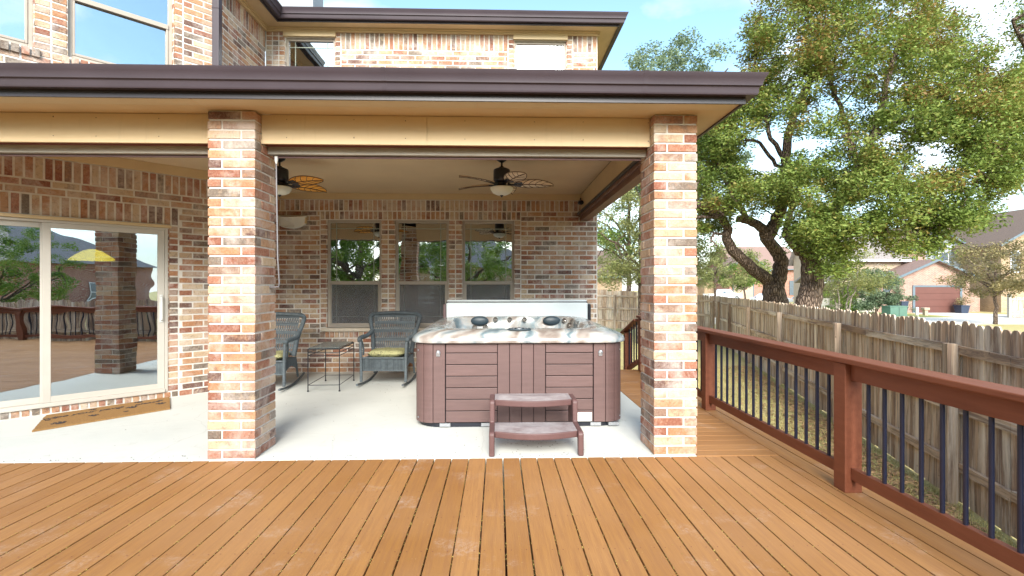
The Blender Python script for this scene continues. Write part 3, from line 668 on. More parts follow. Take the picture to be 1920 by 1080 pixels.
# ================================================================ things on the house
def fan(loc, label, blade, rot, k):
    t = thing('ceiling_fan', label, 'ceiling fan', loc, 0, 'ceiling fans under the patio roof')
    MB().lathe((0, 0, 0), [(0, 0), (.075, 0), (.078, -.02), (.06, -.06), (.025, -.085), (.013, -.09), (0, -.09)], 24).build('canopy', 'black', t, True, local=True)
    MB().lathe((0, 0, 0), [(.012, -.088), (.012, -.135), (.03, -.14), (.03, -.16), (.012, -.165)], 14).build('downrod', 'black', t, True, local=True)
    MB().lathe((0, 0, 0), [(0, -.155), (.06, -.157), (.098, -.175), (.102, -.19), (.102, -.30), (.085, -.325), (.06, -.335), (.06, -.36), (.085, -.375), (.09, -.385), (0, -.386)], 28).build('motor', 'black', t, True, local=True)
    b = MB().lathe((0, 0, 0), [(.125, -.387), (.138, -.395), (.132, -.425), (.105, -.46), (.06, -.482), (0, -.487)], 28).build('light_bowl', 'bowl', t, True, local=True)
    MB().lathe((0, 0, 0), [(0, -.484), (.022, -.486), (.012, -.50), (.006, -.51), (0, -.512)], 12).build('finial', 'black', b, True, local=True)
    for i in range(5):
        a = rot+i*2*PI/5; Mx = Matrix.Rotation(a, 4, 'Z') @ Matrix.Translation((0, 0, -.345)) @ Matrix.Rotation(R(-16), 4, 'X')
        g = lambda x, y, z=0: Mx @ Vector((x, y, z))
        # arm
        ar = MB(); ar.tube([g(.07, 0, 0), g(.12, .0, -.012), g(.19, 0, -.004)], [.016, .012, .010], 8)
        ar.add([g(.15, -.035, -.008), g(.24, -.055, -.006), g(.26, 0, -.006), g(.24, .055, -.006), g(.15, .035, -.008), g(.15, -.035, .0), g(.24, -.055, .0), g(.26, 0, .0), g(.24, .055, .0), g(.15, .035, .0)],
               [(4, 3, 2, 1, 0), (5, 6, 7, 8, 9)]+[(j, (j+1) % 5, 5+(j+1) % 5, 5+j) for j in range(5)])
        ar.build('blade_arm', 'black', t, local=True)
        n = 18; rim = []
        for j in range(n+1):
            u = j/n; x = .17+.47*u; hw = .118*math.sin(PI*min(1, u*.94+.06))**.62*(1-.18*u); rim.append((x, hw, .012*math.sin(PI*u)))
        bl = MB(); vs = [g(x, -h, z) for x, h, z in rim]+[g(x, 0, z-.010) for x, h, z in rim]+[g(x, h, z) for x, h, z in rim]; m_ = n+1
        bl.add(vs, [(j, j+1, m_+j+1, m_+j) for j in range(n)]+[(m_+j, m_+j+1, 2*m_+j+1, 2*m_+j) for j in range(n)], 0, .6)
        bo = bl.build('blade', blade, t, local=True, smooth=True); so_ = bo.modifiers.new('s', 'SOLIDIFY'); so_.thickness = .006
        vn = MB(); e = 1.0
        for s in (-1, 1): vn.tube([g(x, s*h, z) for x, h, z in rim], .0045, 5)
        vn.tube([g(x, 0, z-.013) for x, h, z in rim], .005, 5)
        for j in (3, 6, 9, 12, 15):
            for s in (-1, 1):
                x, h, z = rim[j]; j2 = min(n, j+3); x2, h2, z2 = rim[j2]
                vn.tube([g(x, 0, z-.013), g((x+x2)/2-.01, s*h2*.55, z-.006), g(x2, s*h2*.98, z2-.002)], .0035, 5)
        vn.build('rib', 'vein', bo, local=True)
    return t
fan((.05, 6.1, 3.06), 'black ceiling fan with pale woven leaf blades and frosted bowl light above the hot tub', 'blade', R(5), 0)
fan((-2.64, 6.15, 3.06), 'black ceiling fan with amber leaf blades partly hidden behind the brick column', 'bladeamber', R(-20), 1)
# curved wall speaker
mb = MB(); n = 16; F_ = [];
t = thing('wall_speaker', 'white curved wall mounted outdoor speaker high on the brick beside the column', 'speaker', (-3.47, 8.60, 2.56))
vs = []; nn = 14
for k, (dy, sc) in enumerate(((0, .96), (-.10, 1.0), (-.13, .94))):
    for j in range(nn+1):
        u = -1+2*j/nn; vs.append((u*.25*sc+.0, dy*(1-.55*abs(u)**1.6)-.0, .10*sc-.022*(1-u*u)))
    for j in range(nn+1):
        u = 1-2*j/nn; vs.append((u*.235*sc*(1-.14*0), dy*(1-.55*abs(u)**1.6), -.12*sc*(1-.62*abs(u)**2.2)))
m_ = 2*(nn+1); fs = [(i*m_+j, i*m_+(j+1) % m_, (i+1)*m_+(j+1) % m_, (i+1)*m_+j) for i in range(2) for j in range(m_)]+[tuple(range(m_)), tuple(2*m_+j for j in range(m_))]
mb.add(vs, fs); mb.build('grille_body', 'white', t, local=True, smooth=False, bevel=.006)
MB().box(.215, .245, -.06, .0, -.03, .075).build('end_cap', 'cream', t, local=True, bevel=.006)
MB().box(-.04, .04, -.012, .045, -.04, .04).build('bracket', 'black', t, local=True)
# shade crank
t = thing('shade_crank', 'thin grey steel crank rod hanging beside the left brick column', 'crank rod', (-1.995, 4.58, 2.62))
MB().tube([(0, 0, 0), (0, 0, -.10), (.012, 0, -.9), (.028, 0, -1.13), (.018, 0, -1.16), (-.09, 0, -1.165)], [.006, .007, .007, .007, .007, .007], 8).build('rod', 'crank', t, local=True, smooth=True)
MB().lathe((0, 0, 0), [(0, .02), (.015, .018), (.015, -.02), (.008, -.05), (0, -.05)], 12).build('hook', 'white', t, local=True, smooth=True)
# small camera
t = thing('security_camera', 'small black camera fixed to the patio ceiling in the corner over the hot tub', 'camera', (1.40, 8.42, 2.93))
MB().tube([(0, 0, 0.03), (0, -.01, -.02), (0, -.04, -.04)], .012, 8).build('mount', 'black', t, local=True)
k = MB(); k.tube([(-.01, .02, -.045), (.0, -.09, -.06)], .038, 14); k.build('housing', 'black', t, local=True, smooth=True, bevel=.004)

# ---------------------------------------------------------------- door mat
t = thing('door_mat', 'brown coir doormat with dark cursive writing and paw prints in front of the sliding door', 'doormat', (-4.49, 5.94, 0), math.atan2(.79, .62)-R(2))
k = MB(); random.seed(8); w2, d2 = .60, .36
pts = [(-w2, -d2), (w2, -d2), (w2, d2)]+[(w2-2*w2*j/20, d2+random.uniform(-.004, .004)) for j in range(1, 20)]+[(-w2, d2)]+[(-w2+random.uniform(-.006, .006), d2-2*d2*j/16) for j in range(1, 16)]
pts = [(x+y*.30, y) for x, y in pts]
k.extr(pts, (0, 0, 0), (1, 0, 0), (0, 1, 0), (0, 0, 1), .002, .018); k.build('mat', 'coir', t, local=True)
def paw(x, y, s, a):
    ink = MB()
    c, d = math.cos(a), math.sin(a); T = lambda u, v: (x+(u*c-v*d)*s, y+(u*d+v*c)*s)
    for (ux, uy, rx_, ry_) in ((0, 0, .5, .4), (-.62, .42, .17, .26), (-.24, .72, .18, .28), (.24, .72, .18, .28), (.62, .42, .17, .26)):
        n = 14; P = [T(ux+rx_*math.cos(2*PI*j/n), uy+ry_*math.sin(2*PI*j/n)) for j in range(n)]
        ink.extr(P, (0, 0, 0), (1, 0, 0), (0, 1, 0), (0, 0, 1), .0185, .0205)
    ink.build('paw_print', 'ink', t, local=True)
for p in ((-.47, -.22, .085, .2), (-.17, -.10, .06, -.3), (.12, -.16, .035, .4), (.22, .02, .075, .1), (.5, -.02, .07, -.2), (-.10, .25, .05, 0), (.36, .28, .06, .2), (-.52, .04, .035, .5), (.10, .08, .03, .2), (.56, .18, .04, 0)): paw(*p)
def word(s, x, y, size, par, mat, ang=0, z=.0185):
    cu = bpy.data.curves.new('t', 'FONT'); cu.body = s; cu.size = size; cu.shear = .45; cu.extrude = .0006; cu.offset = .0015; cu.space_character = .92; cu.align_x = 'CENTER'
    tmp = bpy.data.objects.new('t', cu); COL.objects.link(tmp); bpy.context.view_layer.update()
    me = bpy.data.meshes.new_from_object(tmp.evaluated_get(bpy.context.evaluated_depsgraph_get())); bpy.data.objects.remove(tmp)
    me.materials.clear(); me.materials.append(M[mat]); o = bpy.data.objects.new('lettering', me); COL.objects.link(o); o.parent = par; o.location = (x, y, z+.0012); o.rotation_euler = (0, 0, ang); return o
word('wipe your', -.34, .10, .125, t, 'ink', R(2)); word('paws', .04, .11, .125, t, 'ink', R(2)); word('please', .40, .12, .115, t, 'ink', R(2))

# dry leaf crumbs and grit on the slab
m = MB(); random.seed(19)
for i in range(420):
    k = random.random()
    if k < .25: X, Y = random.gauss(.35, .25), random.gauss(4.75, .18)
    elif k < .5: X, Y = random.gauss(-1.4, .35), random.gauss(8.1, .25)
    elif k < .7: X, Y = random.uniform(-5.2, 1.6), 4.3+abs(random.gauss(0, .06))
    else: X, Y = random.uniform(-4, 1.6), random.uniform(4.35, 8.4)
    s = random.uniform(.0025, .009); a = random.uniform(0, PI); c, d = math.cos(a)*s, math.sin(a)*s
    m.add([(X-c, Y-d, .002), (X+d*.5, Y-c*.5, .004), (X+c, Y+d, .003), (X-d*.5, Y+c*.5, .006)], [(0, 1, 2, 3)])
tag(m.build('patio_debris', M.setdefault('crumb', paint('leaf_crumb', (.16, .11, .07), .9, .3, 5, 0, rv=.5)), fix=False), kind='stuff')

# ================================================================ hot tub
T = thing('hot_tub', 'square hot tub with mauve brown slatted cabinet and marbled acrylic shell, cover folded back', 'hot tub', (.23, 6.31, 0))
hw = 1.10; HZ = .872; rc = .24
def rsq(h, r, n=8, cx=0, cy=0):
    P = []
    for (sx, sy, a0) in ((1, -1, -90), (1, 1, 0), (-1, 1, 90), (-1, -1, 180)):
        for j in range(n+1):
            a = R(a0+90*j/n); P.append((cx+sx*(h-r)+r*math.cos(a), cy+sy*(h-r)+r*math.sin(a)))
    return P
k = MB(); k.extr(rsq(hw-.05, rc), (0, 0, 0), (1, 0, 0), (0, 1, 0), (0, 0, 1), .02, HZ-.002); k.build('cabinet_core', 'black', T, local=True)
k = MB(); k.extr(rsq(hw-.03, rc), (0, 0, 0), (1, 0, 0), (0, 1, 0), (0, 0, 1), .0, .045); k.build('base_tray', 'black', T, local=True)
def side(F, full=True):
    k = MB(); n0, n1 = -.03, 0; zb, zt_ = .05, HZ-.004
    xs = [-.90, -.772]      # plain end boards
    F.box(k, -.897, -.775, zb, zt_, n0, n1-.004); F.box(k, .775, .897, zb, zt_, n0, n1-.004)
    for (a, b) in ((-.768, -.232), (.272, .768)):
        z = zt_; hs = [.095]+[.1205]*6
        for q in hs:
            z2 = max(zb, z-q); 
            if z-z2 > .01: F.box(k, a+.002, b-.002, z2+.004, z-.003, n0, n1-.008+random.uniform(-.001, .001))
            z = z2
    for i in range(4): F.box(k, -.229+i*.125, -.229+(i+1)*.125-.004, zb, zt_, n0, n1-.002)
    return k.build('cabinet_panel', 'tubcab', T, local=True, bevel=.004)
for (O, U, Nn) in (((0, -hw, 0), (1, 0, 0), (0, -1, 0)), ((hw, 0, 0), (0, 1, 0), (1, 0, 0)), ((0, hw, 0), (-1, 0, 0), (0, 1, 0)), ((-hw, 0, 0), (0, -1, 0), (-1, 0, 0))): side(Fr(O, U, Nn))
for (sx, sy) in ((-1, -1), (1, -1), (1, 1), (-1, 1)):   # chamfered corner boards
    k = MB(); c = .203
    cx_, cy_ = sx*(hw-c), sy*(hw-c); a0 = {(1, -1): -90, (1, 1): 0, (-1, 1): 90, (-1, -1): 180}[(sx, sy)]
    for (b0, b1) in ((1, 29), (31, 59), (61, 89)):
        n = 4; ang = [R(a0+b0+(b1-b0)*q/n) for q in range(n+1)]
        k.extr([(cx_+c*math.cos(a), cy_+c*math.sin(a)) for a in ang]+[(cx_+(c-.03)*math.cos(a), cy_+(c-.03)*math.sin(a)) for a in ang[::-1]], (0, 0, 0), (1, 0, 0), (0, 1, 0), (0, 0, 1), .05, HZ-.004)
    k.build('corner_panel', 'tubcab', T, local=True, bevel=.003)
# shell: rings from the outer lip over the rim and down the moulded well
def ring(h, r, z, n=14, seat=0, zf=0):
    P = []
    for (x, y) in rsq(h, r, n):
        # subdivide sides for the moulded lobes
        P.append((x, y))
    Q = []
    for i in range(len(P)):
        a, b = P[i], P[(i+1) % len(P)]; m_ = 26 if i % (n+1) == n else 1
        for j in range(m_): Q.append((a[0]+(b[0]-a[0])*j/m_, a[1]+(b[1]-a[1])*j/m_))
    out_ = []
    for (x, y) in Q:
        back = (y/hw+1)/2; t_ = math.atan2(y, x)
        lob = seat*(math.cos(6*t_+.6)*.5+.3*math.cos(11*t_+1.2))
        f = 1-lob*.06; out_.append((x*f, y*f, z+zf*back+seat*.012*math.sin(9*t_)))
    return out_
rings = [ring(1.100, .25, .872), ring(1.125, .26, .874), ring(1.145, .27, .884), ring(1.150, .28, .905), ring(1.138, .28, .935), ring(1.105, .27, .962), ring(1.055, .27, .985, zf=.012), ring(.99, .28, 1.0, zf=.03), ring(.90, .30, 1.006, zf=.04, seat=.15),
         ring(.82, .34, 1.0, zf=.04, seat=.3), ring(.80, .36, .975, zf=.03, seat=.6), ring(.78, .36, .90, seat=.9), ring(.77, .36, .80, seat=1.1), ring(.74, .36, .68, seat=1.1), ring(.62, .36, .58, seat=.6), ring(.42, .3, .52, seat=.3), ring(.36, .28, .34), ring(.05, .04, .32)]
k = MB(); n = len(rings[0]); vs = [p for r_ in rings for p in r_]
k.add(vs, [(i*n+j, i*n+(j+1) % n, (i+1)*n+(j+1) % n, (i+1)*n+j) for i in range(len(rings)-1) for j in range(n)]+[tuple((len(rings)-1)*n+j for j in range(n))])
sh = k.build('shell', 'marble', T, local=True, smooth=True, fix=False)
def disc(mb, c, ax, r, th=.02, mi=0, n=20): a = Vector(ax).normalized(); mb.tube([Vector(c)-a*th/2, Vector(c)+a*th/2], r, n, mi)
for (x, sx) in ((-.48, 1), (.53, 1)):   # head pillows on the far wall
    k = MB(); vs = []; nr = 8; ns = 20
    for i in range(nr+1):
        ph = PI*i/nr
        for j in range(ns):
            th = 2*PI*j/ns; vs.append((x+.125*math.cos(th)*math.sin(ph), .74-.035*math.cos(ph)-.02, .985+.068*math.sin(th)*math.sin(ph)))
    k.add(vs, [(i*ns+j, i*ns+(j+1) % ns, (i+1)*ns+(j+1) % ns, (i+1)*ns+j) for i in range(nr) for j in range(ns)]); k.build('headrest', 'pillow', T, local=True, smooth=True)
for (x, y, z) in ((-.26, .77, 1.0), (-.06, .775, .998), (.15, .775, .998), (-.55, .72, .895), (-.40, .73, .895), (.70, .66, .99), (.80, .56, .98), (.76, .60, .93), (.86, .30, .97)):
    k = MB(); k.lathe((0, 0, 0), [(.024, 0), (.034, .006), (.034, .014), (.026, .018), (.018, .010), (.008, .012), (0, .016)], 16)
    o = k.build('jet', 'jet', T, local=True, smooth=True); o.location = (x, y-.01, z); o.rotation_euler = (R(75), 0, R(-20 if x > .6 else 0))
k = MB(); k.lathe((0, 0, 0), [(.125, 0), (.13, .006), (.122, .012), (.0, .013)], 32, sy=.45); pn = k.build('control_panel', 'pillow', T, local=True, smooth=True); pn.location = (0, -.985, 1.006); pn.rotation_euler = (R(6), 0, 0)
k = MB()
for i in range(8):
    a = 2*PI*i/8; k.lathe((.085*math.cos(a), .036*math.sin(a), .0135), [(.012, 0), (.012, .004), (0, .005)], 10)
k.lathe((0, 0, .0135), [(.035, 0), (.033, .004), (0, .005)], 14, sy=.6); o = k.build('button', 'silver', pn, local=True, smooth=True)
for x in (-.845, .845):
    k = MB(); k.lathe((0, 0, 0), [(.0, .014), (.018, .012), (.026, .004), (.026, 0)], 6, sy=1.25); k.box(-.02, .02, -.034, -.01, 0, .008); o = k.build('cover_lock', 'silver', T, local=True, bevel=.002); o.location = (x, -hw-.0, .775); o.rotation_euler = (R(90), 0, 0)
k = MB(); k.box(.60, .755, -hw-.004, -hw-.0005+.006, .058, .15); k.build('label_plate', 'white', T, local=True, bevel=.003)
for x in (-.83, -.40, .74, .93):
    k = MB(); k.box(x, x+.11, -hw+.0, -hw+.06, .012, .046); k.build('base_vent', 'silver', T, local=True)
for (x, z) in ((-1.06, .80), (-1.06, .10), (1.065, .80), (1.065, .10)):
    k = MB(); k.lathe((0, 0, 0), [(.008, 0), (.006, .004), (0, .005)], 10); o = k.build('screw_cap', 'silver', T, local=True); o.location = (x, -1.035, z); o.rotation_euler = (R(90), 0, R(-35 if x < 0 else 35))
# folded cover standing behind the tub
t = thing('tub_cover', 'pale blue grey folded hot tub cover standing upright behind the tub', 'tub cover', (.30, 7.62, 0))
for (y0, y1, zt_, lean) in ((0, .085, 1.222, .0), (.10, .19, 1.262, .0)):
    k = MB(); k.box(-1.08, 1.08, y0, y1, .12, zt_); o = k.build('cover_panel', 'vinyl', t, local=True, bevel=.025, seg=3)
k = MB(); k.box(-1.086, 1.086, .086, .099, .13, 1.236); k.build('fold_hinge', 'black', t, local=True)
for s in (-1, 1):
    k = MB(); random.seed(4); pts = [(s*1.085, .01+.03*j+random.uniform(-.006, .006)) for j in range(6)]
    k.box(min(s*1.08, s*1.125), max(s*1.08, s*1.125), -.01, .20, .14, 1.20); k.build('side_skirt', 'vinylbrown' if s < 0 else 'black', t, local=True, bevel=.018, seg=3)
# spa steps
t = thing('spa_steps', 'mauve resin two tread spa steps with curved worn treads in front of the hot tub', 'steps', (.335, 4.30, 0))
Wd = .385
for s in (-1, 1):
    k = MB(); x0, x1 = (s*Wd-.024, s*Wd+.024)
    P = [(0, 0), (.055, 0), (.07, .135), (.30, .135), (.315, 0), (.655, 0), (.65, .395), (.60, .41), (.345, .41), (.335, .39), (.325, .205), (.02, .205), (.0, .185)]
    P = [(0.0, 0.0), (.06, 0), (.075, .13), (.30, .15), (.39, .15), (.56, .15), (.58, 0), (.64, 0), (.64, .385), (.62, .41), (.355, .41), (.335, .39), (.328, .21), (.02, .21), (0, .19)]
    k.extr(P, (0, 0, 0), (0, 1, 0), (0, 0, 1), (1, 0, 0), x0, x1); k.build('side_frame', 'step', t, local=True, bevel=.012, seg=3)
def tread(y0, y1, z, bow):
    n = 20; xs = [-Wd+.024+(2*Wd-.048)*j/n for j in range(n+1)]; fr = [y0+.03-bow*math.cos(PI*x/(2*Wd)) for x in xs]
    a, b = MB(), MB()
    a.extr([(x, f+.012) for x, f in zip(xs, fr)]+[(xs[-1], y1), (xs[0], y1)], (0, 0, 0), (1, 0, 0), (0, 1, 0), (0, 0, 1), z-.012, z)
    for g in range(6):
        c_ = .03+g*.032
        a.tube([(x, f+c_, z+.0) for x, f in zip(xs[1:-1], fr[1:-1])], .003, 4)
    b.extr([(x, f) for x, f in zip(xs, fr)]+[(x, f+.03) for x, f in zip(xs[::-1], fr[::-1])], (0, 0, 0), (1, 0, 0), (0, 1, 0), (0, 0, 1), z-.058, z-.002)
    o = a.build('tread', 'tread', t, local=True); b.build('tread_edge', 'step', o, local=True, bevel=.008)
tread(.04, .34, .205, .095); tread(.37, .645, .407, .085)

# ================================================================ wicker rocking chairs
def rocker(label, loc, rz, back_tilt=0):
    t = thing('rocking_chair', label, 'rocking chair', loc, rz, 'wicker rocking chairs by the back wall')
    w_ = .33
    def wrap(pts, r): # woven tube: ribbed wrapping
        m_ = MB(); P = [Vector(p) for p in pts]; out_ = []; rr = []
        for a, b in zip(P, P[1:]):
            n = max(2, int((b-a).length/.011))
            for i in range(n): out_.append(a.lerp(b, i/n)); rr.append(r*(1.0 if i % 2 else .84))
        out_.append(P[-1]); rr.append(r); return m_.tube(out_, rr, 9)
    def smooth(pts, k=2):
        P = [Vector(p) for p in pts]
        for _ in range(k):
            Q = [P[0]]
            for a, b in zip(P, P[1:]): Q += [a.lerp(b, .25), a.lerp(b, .75)]
            P = Q+[P[-1]]
        return P
    for s in (-1, 1):
        m_ = MB(); n = 22; P = []
        for j in range(n+1):
            u = -.50+1.08*j/n; P.append((s*w_, u+.30, .020+.24*max(0, (u)**2)*(.55 if u < 0 else 1.0)))
        m_.tube(P, .017, 8); m_.build('rocker', 'wicker', t, local=True, smooth=True)
        wrap(smooth([(s*w_, -.01, .06), (s*w_, .0, .30), (s*(w_+.01), -.015, .60), (s*(w_+.015), .02, .69)]), .024).build('front_leg', 'wicker', t, local=True, smooth=True)
        wrap(smooth([(s*(w_-.01), .62, .09), (s*(w_-.02), .53, .40)]), .018).build('rear_leg', 'wicker', t, local=True, smooth=True)
        wrap(smooth([(s*(w_+.015), -.03, .66), (s*(w_+.03), .0, .70), (s*(w_+.045), .20, .705), (s*(w_+.04), .42, .70), (s*(w_+.01), .60, .78)]), .034).build('armrest', 'wicker', t, local=True, smooth=True)
        wrap(smooth([(s*(w_-.03), .50, .42), (s*(w_), .57, .70), (s*(w_+.065), .65, .93), (s*(w_+.07), .68, 1.0), (s*(w_+.0), .69, 1.03)]), .036).build('back_post', 'wicker', t, local=True, smooth=True)
        wrap(smooth([(s*w_, .10, .44), (s*(w_+.01), .12, .58), (s*(w_+.02), .06, .67)]), .016).build('arm_brace', 'wicker', t, local=True, smooth=True)
    wrap([(-w_-.02, .69, 1.03), (0, .69, 1.05), (w_+.02, .69, 1.03)], .03).build('top_rail', 'wicker', t, local=True, smooth=True)
    # seat box and apron of upright strands
    m_ = MB()
    for F_ in (Fr((0, .02, 0), (1, 0, 0), (0, -1, 0)),):
        n = 52
        for i in range(n): 
            u = -w_+.02+(2*w_-.04)*i/(n-1); m_.tube([F_.p(u, .225), F_.p(u, .40)], .0058, 5)
    for s in (-1, 1):
        for i in range(30):
            y = .04+.46*i/29; zlow = .24+.06*math.sin(PI*(y-.04)/.46); m_.tube([(s*(w_-.005), y, zlow), (s*(w_-.005), y, .40)], .006, 5)
    m_.box(-w_+.02, w_-.02, .025, .52, .37, .405); m_.tube([(-w_, .015, .225), (w_, .015, .225)], .011, 6); m_.tube([(-w_, .01, .41), (w_, .01, .41)], .016, 8)
    m_.box(-w_+.02, w_-.02, .028, .034, .23, .40)
    m_.build('seat', 'wicker', t, local=True)
    # woven back: bands and diagonal openwork
    m_ = MB(); B = lambda x, v: Vector((x*(1+.10*v), .52+.155*v+.03*math.cos(x*4.5), .43+.60*v))
    W2 = w_-.035
    for (va, vb) in ((.02, .10), (.30, .36), (.53, .59), (.74, .80), (.92, 1.0)):
        n = int((vb-va)/.017)+1
        for i in range(n+1):
            v = va+(vb-va)*i/n; m_.tube([B(-W2+2*W2*j/10, v) for j in range(11)], .0064, 5, caps=False)
    for (va, vb) in ((.0, .02), (.10, .30), (.36, .53), (.59, .74), (.80, .92)):
        n = 19
        for i in range(n):
            x = -W2+2*W2*i/(n-1)
            for d_ in (-1, 1):
                x2 = max(-W2, min(W2, x+d_*.024)); m_.tube([B(x, va), B(x2, vb)], .0055, 4, caps=False)
    for i in range(20):
        x = -W2+2*W2*i/19; m_.tube([B(x, v_) for v_ in (0, .35, .7, 1)], .005, 4, caps=False)
    m_.build('woven_back', 'wicker', t, local=True, fix=False)
    return t
def cushion(label, loc, rz):
    k = MB(); n = 18; vs = []
    def prof(u, v): e = (1-abs(u)**5)*(1-abs(v)**5); return .055*max(0, e)**.45
    for s in (1, -1):
        for i in range(n+1):
            for j in range(n+1):
                u, v = -1+2*i/n, -1+2*j/n; rx_ = .27*(1-.06*v*v); vs.append((u*rx_, v*.24*(1-.06*u*u)+.02*0, .055+s*prof(u, v)+.004*math.sin(7*u)*math.cos(5*v)))
    m_ = (n+1)**2; fs = [(s*m_+i*(n+1)+j, s*m_+(i+1)*(n+1)+j, s*m_+(i+1)*(n+1)+j+1, s*m_+i*(n+1)+j+1) for s in (0, 1) for i in range(n) for j in range(n)]
    k.add(vs, fs); o = k.build('seat_cushion', 'cushion', smooth=True); o.location = loc; o.rotation_euler = (0, 0, rz)
    return tag(o, label, 'cushion', 'scroll patterned seat cushions')
random.seed(11)
LA, LB = (-1.68, 7.44, 0), (-3.33, 7.12, 0)
rocker('grey wicker rocking chair standing between the metal side table and the hot tub', LA, R(-3))
rocker('grey wicker rocking chair partly hidden behind the left brick column', LB, R(4))
cushion('green scroll patterned cushion on the rocking chair beside the hot tub', (LA[0]+.015, LA[1]+.27, .408), R(-3))
cushion('green scroll patterned cushion on the rocking chair behind the brick column', (LB[0]-.02, LB[1]+.27, .408), R(4))
# side table
t = thing('side_table', 'dark metal side table with slate glass top between the two rocking chairs', 'side table', (-2.44, 7.47, 0), R(2))
a, b = .215, .40
k = MB()
for (sx, sy) in ((-1, -1), (1, -1), (1, 1), (-1, 1)):
    l = MB(); l.tube([(sx*a, sy*b, .0), (sx*a, sy*b, .60)], .0075, 6); l.lathe((sx*a, sy*b, 0), [(.014, 0), (.014, .012), (.007, .02)], 8); l.build('leg', 'black', t, local=True)
def ringz(z, r):
    k.tube([(-a, -b, z), (a, -b, z)], r, 6); k.tube([(a, -b, z), (a, b, z)], r, 6); k.tube([(a, b, z), (-a, b, z)], r, 6); k.tube([(-a, b, z), (-a, -b, z)], r, 6)
ringz(.09, .005); k.build('stretcher', 'black', t, local=True); k = MB(); ringz(.592, .008); ringz(.50, .005); ringz(.545, .005)
k.build('frame', 'black', t, local=True)
k = MB(); k.box(-a+.006, a-.006, -b+.006, b-.006, .600, .612); k.build('table_top', 'tableglass', t, local=True, bevel=.003)

# ================================================================ deck railings
def railing(label, p0, p1, posts, endslope=None, x_in=0):
    p0, p1 = Vector((*p0, 0)), Vector((*p1, 0)); U = (p1-p0).normalized(); Lg = (p1-p0).length; F = Fr(p0, U, Vector((-U.y, U.x, 0)))
    t = thing('deck_railing', label, 'railing', tuple(p0), 0)
    for s in posts:
        k = MB(); F.box(k, s-.062, s+.062, -.0, .915, -.062, .062); k.build('post', 'rail', t, bevel=.006)
    k = MB(); c = [0]+[(posts[i]+posts[i+1])/2*0+posts[i+1] for i in range(0, len(posts)-1, 2)]+[Lg]
    F.box(k, -.05, Lg+.05, .920, .958, -.085, .085); k.build('top_rail', 'rail', t, bevel=.007)
    for a, b in zip(posts, posts[1:]):
        k = MB(); F.box(k, a+.063, b-.063, .80, .919, -.022, .022); k.build('upper_rail', 'rail', t, bevel=.004)
        k = MB(); F.box(k, a+.063, b-.063, .095, .18, -.022, .022); k.build('bottom_rail', 'rail', t, bevel=.004)
        n = round((b-a-.125)/.1435); 
        for i in range(1, n):
            s = a+.0625+(b-a-.125)*i/n; k = MB(); k.tube([F.p(s, .17), F.p(s, .81)], .0128, 10, r=.5); o = k.build('baluster', 'navy', t, smooth=True)
    return t, F
rl, _ = railing('red brown deck railing with dark blue round balusters beside the lawn', (2.52, 8.72), (2.52, -3.1), [.06, 2.80, 5.18, 7.71, 10.2, 11.75])
# short stair rail beyond the end of the deck
t = thing('stair_railing', 'short sloping stair handrail at the far end of the deck', 'railing', (2.5, 9.4, 0))
k = MB(); k.box(2.38, 2.50, 9.30, 9.42, GZ, .60); k.build('post', 'rail', t)
k = MB(); k.obox((2.5, 8.80, .86), (1, 0, 0), Vector((-.06, .65, -.27)).normalized(), Vector((0, .27, .65)).normalized(), (-.09, .06), (-.0, .78), (0, .04)); k.build('handrail', 'rail', t, bevel=.005)
k = MB(); k.obox((2.5, 8.80, .10), (1, 0, 0), Vector((-.06, .65, -.27)).normalized(), Vector((0, .27, .65)).normalized(), (-.04, .01), (-.0, .66), (0, .08)); k.build('bottom_rail', 'rail', t)
for i in range(4):
    y = 8.87+i*.13; k = MB(); k.tube([(2.475-.008*i, y, .12-.054*i), (2.475-.008*i, y, .84-.054*i)], .0128, 8); k.build('baluster', 'navy', t)
railing('red brown deck railing behind the camera, seen only in the glass', (2.4, -3.08), (-8.3, -3.08), [.06, 2.6, 5.1, 7.6, 10.4])
k = MB()
for i in range(4): k.box(1.8, 2.5, 8.805+i*.28, 9.08+i*.28, -.19*(i+1)-.02, -.19*(i+1)+.02)
for xx in (1.82, 2.44): k.obox((xx, 8.80, -.05), (1, 0, 0), Vector((0, .28, -.19)).normalized(), Vector((0, .19, .28)).normalized(), (0, .04), (0, 1.2), (-.22, -.0))
o = k.build('wood_steps', 'deckB'); tag(o, 'brown wooden steps going down from the far end of the deck to the lawn', 'steps')

